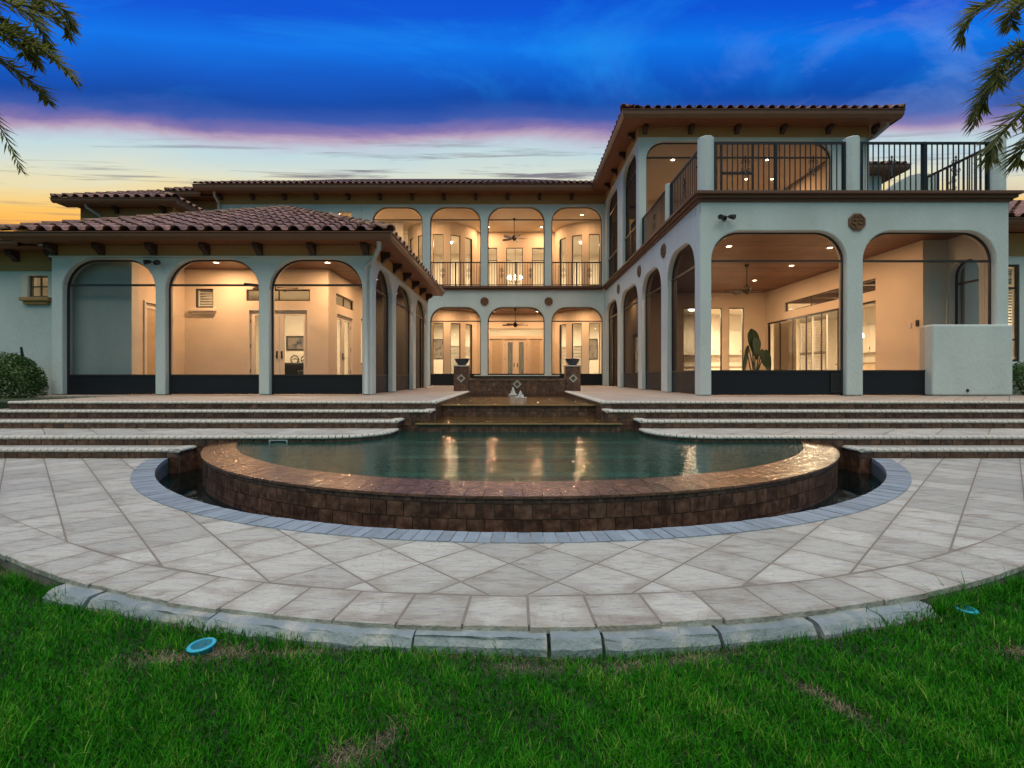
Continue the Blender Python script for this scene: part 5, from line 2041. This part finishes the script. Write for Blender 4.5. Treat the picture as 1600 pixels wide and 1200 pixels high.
MB().tube([(-11.42, 11.45, 1.55), (-11.45, 11.45, 1.76)], [.03, .022], 8).build('head', 'iron', t_)
sw_ = box('light_switch', 10.375, 10.399, 12.95, 13.03, 2.35, 2.48, 'white_metal')
tag(sw_, 'pale switch plate on the lit right loggia wall', 'switch')
sw_ = box('wall_keypad', 10.37, 10.399, 12.72, 12.80, 2.37, 2.53, 'bronze')
tag(sw_, 'dark keypad beside the switch plate on the right loggia wall', 'keypad')
# round covers in the lawn
for (x, y, z, rx, ry, lab) in ((-1.318, 2.076, -.050, .03, -.05, 'bright cyan round valve cover in the dry patch of lawn'), (2.19, 2.41, -.052, .03, .10, 'teal round cover half hidden in the lawn on the right')):
    t_ = empty('lawn_cover', (x, y, z), lab, 'cover', 'round covers in the lawn')
    me1 = MB().lathe([(.039, .004), (.041, .0055), (.052, .0045), (.055, .001), (.050, -.004), (.046, -.03), (.0001, -.03)], (0, 0, 0), 32).mesh('rim', 'cyan_plastic', True)
    me2 = MB().lathe([(.0001, .0045), (.0395, .0045)], (0, 0, 0), 32).mesh('lens', 'teal_lens', True)
    link('rim', me1, t_, (x, y, z), (rx, ry, 0))
    link('lens', me2, t_, (x, y, z), (rx, ry, 0))

# ================================================================== ROOM CONTENTS


def picture(x, y, z, w_, h, label, u=FX, art='art'):
    """framed picture on a wall facing the camera"""
    t_ = empty('framed_picture', (x, y, z), label, 'picture')
    mb_ = MB()
    for (a0, a1, b0, b1) in ((-w_ / 2, w_ / 2, -h / 2, -h / 2 + .05), (-w_ / 2, w_ / 2, h / 2 - .05, h / 2), (-w_ / 2, -w_ / 2 + .05, -h / 2 + .05, h / 2 - .05), (w_ / 2 - .05, w_ / 2, -h / 2 + .05, h / 2 - .05)):
        mb_.box(x + a0, x + a1, y - .04, y - .002, z + b0, z + b1)
    mb_.build('frame', 'picture_dark', t_)
    box('canvas', x - w_ / 2 + .05, x + w_ / 2 - .05, y - .02, y - .004, z - h / 2 + .05, z + h / 2 - .05, art, t_)


picture(-8.12, 18.95, 2.35, 1.3, .55, 'landscape print seen through the left loggia door')
picture(-5.0, 32.2, 2.85, .75, 1.3, 'dark framed portrait in the lower left bay room')
picture(4.95, 32.2, 2.85, .85, 1.35, 'grey framed picture in the lower right bay room')
t_ = empty('wall_shelf', (-8.1, 18.9, 1.75), 'small dark shelf with wheels below the landscape print', 'shelf')
MB().box(-8.6, -7.6, 18.70, 18.948, 1.52, 1.56).build('board', 'picture_dark', t_)
for k, x in enumerate((-8.4, -8.0)):
    MB().tube([(x + .15 * cos(q * pi / 8), 18.82, 1.72 + .15 * sin(q * pi / 8)) for q in range(17)], .022, 5, False).build('wheel', 'picture_dark', t_)
t_ = empty('armchair', (-7.2, 15.6, DECK), 'dark armchair behind the left loggia door', 'armchair')
MB().box(-7.52, -6.78, 15.3, 16.0, DECK + .15, DECK + .42).build('seat', 'dark_fabric', t_, .05)
MB().box(-7.50, -6.80, 15.86, 16.05, DECK + .43, DECK + .88).build('backrest', 'dark_fabric', t_, .06)
for s_ in (-1, 1):
    MB().box(-7.15 + s_ * .44 - .075, -7.15 + s_ * .44 + .075, 15.32, 16.0, DECK + .15, DECK + .62).build('arm', 'dark_fabric', t_, .05)
for (a, b_) in ((-7.48, 15.36), (-6.82, 15.36), (-7.48, 15.94), (-6.82, 15.94)):
    MB().box(a - .025, a + .025, b_ - .025, b_ + .025, DECK + .001, DECK + .15).build('leg', 'dark_wood', t_)


def cabinet_run(x0, x1, y0, y1, z0, z1, n_, axis, face, label):
    """row of cabinets with separate doors; face = which side shows"""
    t_ = empty('kitchen_cabinet', ((x0 + x1) / 2, (y0 + y1) / 2, z0), label, 'cabinet', 'white kitchen cabinets')
    box('carcass', x0, x1, y0, y1, z0, z1, 'white_paint', t_)
    for k in range(n_):
        if axis == 'x':
            a, b_ = x0 + (x1 - x0) * k / n_ + .012, x0 + (x1 - x0) * (k + 1) / n_ - .012
            d = MB().box(a, b_, y0 - .02, y0 - .001, z0 + .02, z1 - .02).build('door', 'white_paint', t_)
            MB().box(a + .06, b_ - .06, y0 - .026, y0 - .0205, z0 + .09, z1 - .09).build('panel', 'room_wall', d)
            MB().box(b_ - .04, b_ - .025, y0 - .045, y0 - .0205, z0 + .12, z0 + .24).build('handle', 'iron', d)
        else:
            a, b_ = y0 + (y1 - y0) * k / n_ + .012, y0 + (y1 - y0) * (k + 1) / n_ - .012
            d = MB().box(x0 - .02, x0 - .001, a, b_, z0 + .02, z1 - .02).build('door', 'white_paint', t_)
            MB().box(x0 - .026, x0 - .0205, a + .06, b_ - .06, z0 + .09, z1 - .09).build('panel', 'room_wall', d)
            MB().box(x0 - .045, x0 - .0205, b_ - .04, b_ - .025, z0 + .12, z0 + .24).build('handle', 'iron', d)
    return t_


cabinet_run(6.6, 12.0, 24.5, 25.09, DECK + .1, 1.52, 8, 'x', -1, 'white base cabinets seen through the narrow loggia windows')
cabinet_run(6.6, 12.0, 24.75, 25.09, 2.15, 3.35, 8, 'x', -1, 'white wall cabinets seen through the narrow loggia windows')
o = box('worktop', 6.55, 12.05, 24.44, 25.09, 1.522, 1.57, 'counter')
tag(o, 'brown worktop on the base cabinets behind the narrow windows', 'worktop')
cabinet_run(15.6, 16.19, 14.0, 23.0, DECK + .1, 1.52, 10, 'y', -1, 'white base cabinets along the far kitchen wall')
cabinet_run(15.85, 16.19, 14.0, 23.0, 2.15, 3.35, 10, 'y', -1, 'white wall cabinets along the far kitchen wall')
o = box('worktop', 15.55, 16.19, 13.95, 23.05, 1.522, 1.57, 'counter')
tag(o, 'brown worktop along the far kitchen wall', 'worktop')
t_ = empty('kitchen_island', (13.0, 17.4, DECK), 'kitchen island with brown stone top and curved tap', 'island')
box('body', 12.6, 13.5, 15.6, 19.2, DECK + .001, 1.52, 'wood_door', t_)
box('top', 12.5, 13.6, 15.5, 19.3, 1.522, 1.57, 'counter', t_)
MB().tube([(12.9, 17.2, 1.57), (12.9, 17.2, 1.85)] + [(12.9 - .1 + .1 * cos(q * pi / 8), 17.2, 1.85 + .1 * sin(q * pi / 8)) for q in range(1, 9)] + [(12.7, 17.2, 1.80)], .016, 8).build('tap', 'bronze', t_, smooth=True)
# plantation shutters folded behind the sliding panels
for k, (y0, y1) in enumerate(((17.75, 18.55), (16.95, 17.70))):
    t_ = empty('louvred_shutter', (10.75, (y0 + y1) / 2, DECK), ('rear' if k == 0 else 'front') + ' white louvred shutter behind the sliding glass', 'shutter', 'shutters behind the sliding glass')
    mb_ = MB()
    for (a0, a1, b0, b1) in ((y0, y0 + .06, .66, 3.2), (y1 - .06, y1, .66, 3.2), (y0 + .06, y1 - .06, .66, .76), (y0 + .06, y1 - .06, 3.1, 3.2), (y0 + .06, y1 - .06, 1.9, 1.97)):
        mb_.box(10.68, 10.72, a0, a1, b0, b1)
    mb_.build('frame', 'white_paint', t_)
    mb_ = MB()
    z = .80
    while z < 3.08:
        if not 1.86 < z < 1.98:
            V = [(10.675, y0 + .062, z), (10.725, y0 + .062, z + .05), (10.725, y1 - .062, z + .05), (10.675, y1 - .062, z)]
            mb_.add(V + [(x, y, zz + .008) for x, y, zz in V], [(0, 1, 2, 3), (7, 6, 5, 4), (0, 3, 7, 4), (1, 5, 6, 2)])
        z += .075
    mb_.build('louvres', 'white_paint', t_)
o = box('roller_screen', 10.66, 10.69, 18.75, 20.38, .66, 3.25, 'curtain')
tag(o, 'drawn beige blind behind the rearmost sliding panels', 'blind')


# big-leaved potted plant in the right loggia
def big_leaf(base, tip, width, droop, name, parent, fold=.25):
    base, tip = Vector(base), Vector(tip)
    mid = (base + tip) / 2 + Vector((0, 0, droop))
    n_ = 10
    cen = []
    for i in range(n_ + 1):
        t2 = i / n_
        cen.append(base * (1 - t2) ** 2 + mid * 2 * t2 * (1 - t2) + tip * t2 ** 2)
    V, F = [], []
    side_ = (tip - base).cross(Vector((0, 1, .3))).normalized()
    if side_.length < .1:
        side_ = Vector((1, 0, 0))
    for i, p in enumerate(cen):
        t2 = i / n_
        w2 = width * 1.9 * (t2 + .01) ** .55 * (1.001 - t2) ** .85
        dn = Vector((0, -.12 * w2, -fold * w2))
        V += [p - side_ * w2 + dn, p, p + side_ * w2 + dn]
    for i in range(n_):
        F += [(i * 3, i * 3 + 1, i * 3 + 4, i * 3 + 3), (i * 3 + 1, i * 3 + 2, i * 3 + 5, i * 3 + 4)]
    return MB().add(V, F).build(name, 'house_leaf', parent, smooth=True)


px, py = 8.25, 17.0
plant = empty('potted_plant', (px, py, DECK), 'tall dark green broad-leaved plant inside the right loggia', 'plant')
MB().lathe([(.0001, 0), (.17, 0), (.23, .38), (.25, .40), (.21, .40), (.19, .33), (.0001, .33)], (px, py, DECK + .001), 20).build('pot', 'iron', plant, smooth=False)
for (tx, tz, bx, bz, wd, dr) in ((8.30, 1.62, 8.12, 2.72, .26, .22), (8.22, 1.75, 8.30, 2.45, .20, .15), (8.62, 1.25, 8.48, 2.02, .13, .16), (8.78, 1.22, 8.62, 2.00, .14, .18), (7.78, 1.1, 7.98, 1.95, .10, .2), (7.86, 1.35, 8.02, 2.15, .09, .2), (8.5, 1.4, 8.4, 2.0, .12, .2)):
    MB().tube([(px, py, DECK + .3), ((px + bx) / 2, py + random.uniform(-.1, .1), (DECK + bz) / 2 + .1), (bx, py, bz)], [.03, .02, .012], 6).build('stem', 'house_leaf', plant, smooth=True)
    big_leaf((bx, py, bz), (tx, py - random.uniform(0, .2), tz), wd, dr, 'leaf', plant)
pv = empty('house_plant', (5.95, 26.2, DECK), 'small leafy house plant in the passage window of right loggia', 'plant')
MB().lathe([(.0001, 0), (.14, 0), (.18, .5), (.15, .5), (.0001, .45)], (5.75, 24.55, DECK + .001), 16).build('pot', 'pale_stone', pv)
for k in range(12):
    q = k * 2.4
    big_leaf((5.75, 24.55, DECK + .6), (5.75 + .35 * cos(q), 24.55 + .35 * sin(q), DECK + 1.1 + .4 * random.random()), .06, .3, 'leaf', pv)

# ================================================================== HEDGES


def leaves(n_, sampler, size, material, name, parent):
    V, F = [], []
    for _ in range(n_):
        p, nrm = sampler()
        d = Vector((random.gauss(0, 1), random.gauss(0, 1), random.gauss(0, 1))) + nrm * 1.3
        d.normalize()
        t1 = d.cross(Vector((random.gauss(0, 1), random.gauss(0, 1), random.gauss(0, 1)))).normalized()
        t2 = d.cross(t1)
        L = size * random.uniform(.7, 1.3)
        w2 = L * .32
        k = len(V)
        V += [p - t1 * L * .5, p + t2 * w2 - t1 * .05 * L, p + t1 * L * .5 + d * L * .1, p - t2 * w2 - t1 * .05 * L]
        F.append((k, k + 1, k + 2, k + 3))
    me = bpy.data.meshes.new(name)
    me.from_pydata([tuple(v) for v in V], [], F)
    me.materials.append(M[material])
    return link(name, me, parent)


def hedge(cx_, cy_, rx, ry, z0, h, n_, label):
    t_ = empty('hedge', (cx_, cy_, z0), label, 'hedge')
    bumps = [(random.uniform(0, 2 * pi), random.uniform(-.2, 1.2), random.uniform(.06, .2)) for _ in range(16)]

    def samp():
        while True:
            q, e = random.uniform(0, 2 * pi), math.asin(random.uniform(-.1, 1))
            f = 1.0
            for (bq, be, bs) in bumps:
                dd = (cos(q - bq) * cos(e) * cos(be) + sin(e) * sin(be))
                f += bs * max(0, dd - .82) * 3
            f *= random.uniform(.55, 1.0) ** .5
            sup = lambda v, pw: math.copysign(abs(v) ** pw, v)
            x, y, z = sup(cos(e), .6) * sup(cos(q), .75), sup(cos(e), .6) * sup(sin(q), .75), sup(sin(e), .7)
            nrm = Vector((x / rx, y / ry, z / h)).normalized()
            return Vector((cx_ + rx * x * f, cy_ + ry * y * f, z0 + max(0.01, h * z * f))), nrm
    leaves(n_, samp, .055, 'hedge_leaf', 'foliage', t_)
    mb_ = MB()
    for k in range(9):
        q = random.uniform(0, 2 * pi)
        mb_.tube([(cx_ + .2 * rx * cos(q), cy_ + .2 * ry * sin(q), z0 - .1), (cx_ + .6 * rx * cos(q), cy_ + .6 * ry * sin(q), z0 + h * .75)], [.03, .01], 5)
    mb_.build('stems', 'palm_trunk', t_)


# planting bed on which the left hedge stands, level with the deck
bed = MB().prism([(-9.05, 9.2), (-18, 9.2), (-18, 12.2), (-11.2, 12.2), (-11.2, 11.2), (-9.05, 11.2)], -.5, .60).build('planting_bed', 'soil')
tag(bed, 'dark soil bed under the left hedge beside the deck', 'ground', kind='structure')
hedge(-12.15, 11.2, 1.22, .72, .60, 1.0, 17000, 'clipped dark green hedge before the far left wall')
hedge(12.55, 11.9, 1.0, .42, .60, .82, 5000, 'clipped dark green hedge at the far right edge of the house')


# ================================================================== PALMS
def frond(parent, C, ctrl, tip, nl=84, L0=.24, flop=.03):
    C, ctrl, tip = Vector(C), Vector(ctrl), Vector(tip)
    pts_ = []
    for i in range(25):
        t2 = i / 24
        pts_.append(C * (1 - t2) ** 2 + ctrl * 2 * t2 * (1 - t2) + tip * t2 ** 2)
    mb_ = MB()
    mb_.tube(pts_, [.022 * (1 - .85 * i / 24) for i in range(25)], 5)
    for i in range(nl * 2):
        t2 = .10 + .90 * ((i // 2) + .5 * (i % 2)) / nl
        s_ = 1 if i % 2 else -1
        if t2 > 1:
            continue
        p = C * (1 - t2) ** 2 + ctrl * 2 * t2 * (1 - t2) + tip * t2 ** 2
        tan = ((ctrl - C) * 2 * (1 - t2) + (tip - ctrl) * 2 * t2).normalized()
        sd_ = tan.cross(Vector((0, 0, 1))).normalized() * s_
        up = sd_.cross(tan) * s_
        if up.z < 0:
            up = -up
        L = L0 * (sin(pi * (.12 + .80 * t2)) ** .6) * random.uniform(.8, 1.15)
        ang = radians(56 - 30 * t2 + random.uniform(-9, 9))
        tw_ = random.uniform(-.75, .95)
        d = tan * cos(ang) + (sd_ * sqrt(1 - tw_ * tw_ * .9) + up * tw_) * sin(ang)
        d.normalize()
        w2 = .0095
        wv = d.cross(up).normalized() * w2
        nv = d.cross(wv).normalized() * w2 * .8
        g_ = Vector((0, 0, -1)) * L * flop * random.uniform(.5, 1.4)
        q1 = p + d * L * .38 + g_ * .22
        q2 = p + d * L + g_ * .9
        # folded leaflet: a keel and two raised halves
        mb_.add([p, q1 + wv + nv, q1 - nv * .3, q1 - wv + nv, q2], [(0, 1, 2), (0, 2, 3), (1, 4, 2), (2, 4, 3)])
    return mb_.build('frond', 'palm_leaf', parent)


def palm(C, base_z, label, fixed, free_az, L0=.21):
    t_ = empty('palm_tree', (C[0], C[1], base_z), label, 'palm tree', 'palms at the sides of the lawn')
    n_ = 26
    pts_ = [(C[0] + .12 * sin(i / n_ * 2.2), C[1] + .05 * sin(i / n_ * 3), base_z - .1 + (C[2] - base_z + .05) * i / n_) for i in range(n_ + 1)]
    pts_[-1] = (C[0], C[1], C[2] - .02)
    MB().tube(pts_, [.13 - .03 * i / n_ + (.012 if i % 2 else 0) for i in range(n_ + 1)], 12).build('trunk', 'palm_trunk', t_, smooth=True)
    for (ctrl, tip) in fixed:
        frond(t_, C, ctrl, tip, L0=L0)
    for az in free_az:
        for el_, ln in ((.9, 2.1), (.35, 2.3)):
            az2 = az + random.uniform(-.2, .2)
            d = Vector((cos(az2), sin(az2), 0))
            c2 = Vector(C) + d * ln * .55 + Vector((0, 0, el_ * 1.1))
            tp = Vector(C) + d * ln + Vector((0, 0, el_ * 1.1 - 1.1))
            frond(t_, C, c2, tp, 60)
    return t_


def pt(x, y, Yd):
    """a photo direction (x, y) at depth Yd, as a point in the garden"""
    return ((x - 805) * Yd / 772, Yd, 1.08 + (588 - y) * Yd / 772)


# fronds: where each hangs over the garden (middle of its arc) and where its tip ends
def arcs(C, rows, dep):
    res = []
    for k, (e, t2) in enumerate(rows):
        yd = dep + .22 * sin(k * 2.1)
        E, T = Vector(pt(*e, yd)), Vector(pt(*t2, yd + .1 * cos(k)))
        res.append((E * 2 - (Vector(C) + T) / 2, T))
    return res


CL = (-5.55, 4.05, 4.38)
palm(CL, LZ, 'palm with drooping fronds at the left edge of the lawn',
     arcs(CL, [((10, -22), (112, 40)), ((22, 4), (106, 54)), ((-8, 40), (118, 126)), ((-8, 36), (84, 92)), ((-16, 84), (76, 160)),
               ((-20, -10), (72, 66)), ((-25, 15), (58, 100)), ((0, -40), (60, 8)), ((-30, 40), (40, 80))], 4.05), [1.9, 2.6, 3.3, 4.1])
CR = (5.85, 4.15, 4.30)
palm(CR, LZ, 'palm with drooping fronds at the right edge of the lawn',
     arcs(CR, [((1606, -16), (1502, 62)), ((1616, 88), (1521, 194)), ((1630, 150), (1550, 246)), ((1625, 60), (1560, 130)), ((1640, -5), (1580, 40)), ((1660, 170), (1592, 250)), ((1622, 70), (1536, 168))], 4.2),
     [1.2, .5, -.2, -.9], .27)

# ================================================================== GRASS
N = 310000
xs = rng.uniform(-1, 1, N)
yy = 1.15 + (4.4 - 1.15) * rng.random(N) ** 1.35
xx = xs * (1.12 * yy + .35)
# the rest of the lawn round about, in coarser blades
x2, y2 = rng.uniform(-8.5, 8.5, 230000), rng.uniform(-1.8, 6.4, 230000)
k2 = ~((y2 > 1.15) & (y2 < 4.4) & (np.abs(x2) < 1.12 * y2 + .35))
coarse = np.concatenate([np.zeros(N, bool), np.ones(k2.sum(), bool)])
xx, yy = np.concatenate([xx, x2[k2]]), np.concatenate([yy, y2[k2]])
N = len(xx)
# outside the paving and footing only
ang = np.arctan2(xx - CX, -(yy - CY))
ac = np.clip(ang, -PHI, PHI)
rad = (xx - CX) * np.sin(ac) - (yy - CY) * np.cos(ac)
edge = R_OUT + .062 + .02 * np.sin(ang * 37) + .018 * np.sin(ang * 91 + 1) + rng.normal(0, .012, N)
edge = np.where((ang > .32) | (ang < -.40), R_OUT + .004 + rng.normal(0, .008, N), edge)
# turf creeping over the footing near the right end
edge = np.where((ang > .25) & (ang < .32), R_OUT + .03 + rng.normal(0, .015, N), edge)
keep = rad > edge
xx, yy, rad, ang, coarse = xx[keep], yy[keep], rad[keep], ang[keep], coarse[keep]
N = len(xx)


def patch(x, y, ax, ay, rot=0.0):
    c, s_ = cos(rot), sin(rot)
    dx, dy = xx - x, yy - y
    return ((c * dx + s_ * dy) / ax) ** 2 + ((-s_ * dx + c * dy) / ay) ** 2


dry = np.zeros(N)
for (px_, py_, ax, ay, rot) in ((-1.38, 2.01, .24, .055, .15), (-1.22, 2.05, .15, .06, 0), (-.42, 1.58, .035, .11, -.5), (-.52, 1.50, .08, .06, 0),
                                (1.13, 1.76, .04, .15, .45), (1.80, 2.42, .16, .06, .35), (1.45, 2.30, .11, .05, .4),
                                (.05, 1.98, .16, .04, 0), (.43, 1.99, .10, .04, .1), (-.9, 2.06, .2, .03, 0.1), (.75, 2.05, .25, .03, .2), (-3.0, 2.95, .12, .1, 0), (2.1, 2.05, .1, .04, 0)):
    d2 = patch(px_, py_, ax, ay, rot)
    dry = np.maximum(dry, np.exp(-d2 * .85) * 1.15)
# thin dry thatch along the footing
dry = np.maximum(dry, .55 * np.exp(-((rad - R_OUT - .075) / .03) ** 2) * (np.sin(ang * 23 + 2) > .2))
big = np.sin(xx * 2.3 + 1.3 * np.sin(yy * 2.9 + xx)) * np.cos(yy * 3.7 - xx * 1.1)
clump = .5 + .16 * big + .25 * np.sin(xx * 9.1 + 2 * np.sin(yy * 7)) * np.cos(yy * 11.3 + xx * 3) + .25 * np.sin(xx * 23 + yy * 17)
isdry = (rng.random(N) < dry * .9)
drop = rng.random(N) < np.clip(dry - .55, 0, .6) * .2
sel = ~drop
for nm in ('xx', 'yy', 'rad', 'ang', 'clump', 'isdry', 'coarse'):
    globals()[nm] = globals()[nm][sel]
N = len(xx)
h = (.017 + .020 * rng.random(N) + .020 * clump) * np.where(isdry, .55, 1)
h = np.where(rad < R_OUT + .10, h * 1.35, h)
h = np.where((rad < R_OUT + .09) & ((ang > .30) | (ang < -.38)), h * 1.55, h)
tall = rng.random(N) < .015
h = np.where(tall, h * 1.9, h) * np.where(coarse, 1.25, 1)
az_ = rng.uniform(0, 2 * pi, N)
lean = np.where(isdry, rng.uniform(.6, 1.6, N), rng.uniform(.15, 1.05, N))
wdt = rng.uniform(.0010, .0026, N) * np.where(isdry, .7, 1) * np.where(coarse, 3.2, 1)
dx, dy = np.cos(az_), np.sin(az_)
sxv, syv = -dy, dx
zb = LZ - .004 + .018 * np.sin(xx * 1.7 + 1) * np.cos(yy * 1.3)
V = np.empty((N, 5, 3), np.float32)
for j, (t2, wf) in enumerate(((0, 1), (0, -1), (.55, -.85), (.55, .85), (1, 0))):
    V[:, j, 0] = xx + dx * h * lean * t2 ** 1.7 + sxv * wdt * wf
    V[:, j, 1] = yy + dy * h * lean * t2 ** 1.7 + syv * wdt * wf
    V[:, j, 2] = zb + h * (t2 - .28 * np.minimum(lean, 1.3) * t2 ** 2)
me = bpy.data.meshes.new('grass')
me.vertices.add(N * 5)
me.vertices.foreach_set('co', V.reshape(-1))
base_i = (np.arange(N) * 5)[:, None]
loops = (base_i + np.array([0, 1, 2, 3, 3, 2, 4])[None, :]).reshape(-1).astype(np.int32)
me.loops.add(N * 7)
me.loops.foreach_set('vertex_index', loops)
me.polygons.add(N * 2)
ls = np.empty((N, 2), np.int32)
ls[:, 0] = np.arange(N) * 7
ls[:, 1] = np.arange(N) * 7 + 4
me.polygons.foreach_set('loop_start', ls.reshape(-1))
me.update(calc_edges=True)
a1 = me.attributes.new('dry', 'FLOAT', 'POINT')
a1.data.foreach_set('value', np.repeat(isdry.astype(np.float32), 5))
tone = np.clip(.02 + .62 * rng.random(N) + .40 * clump + .0 * h + np.where(rng.random(N) < .05, .4, 0), 0, 1)
a2 = me.attributes.new('tone', 'FLOAT', 'POINT')
a2.data.foreach_set('value', np.repeat(tone.astype(np.float32), 5))
me.materials.append(M['grass'])
me.validate()
gr_o = link('grass', me)
tag(gr_o, 'dense bright green lawn grass with a few dried patches', 'grass', kind='stuff')
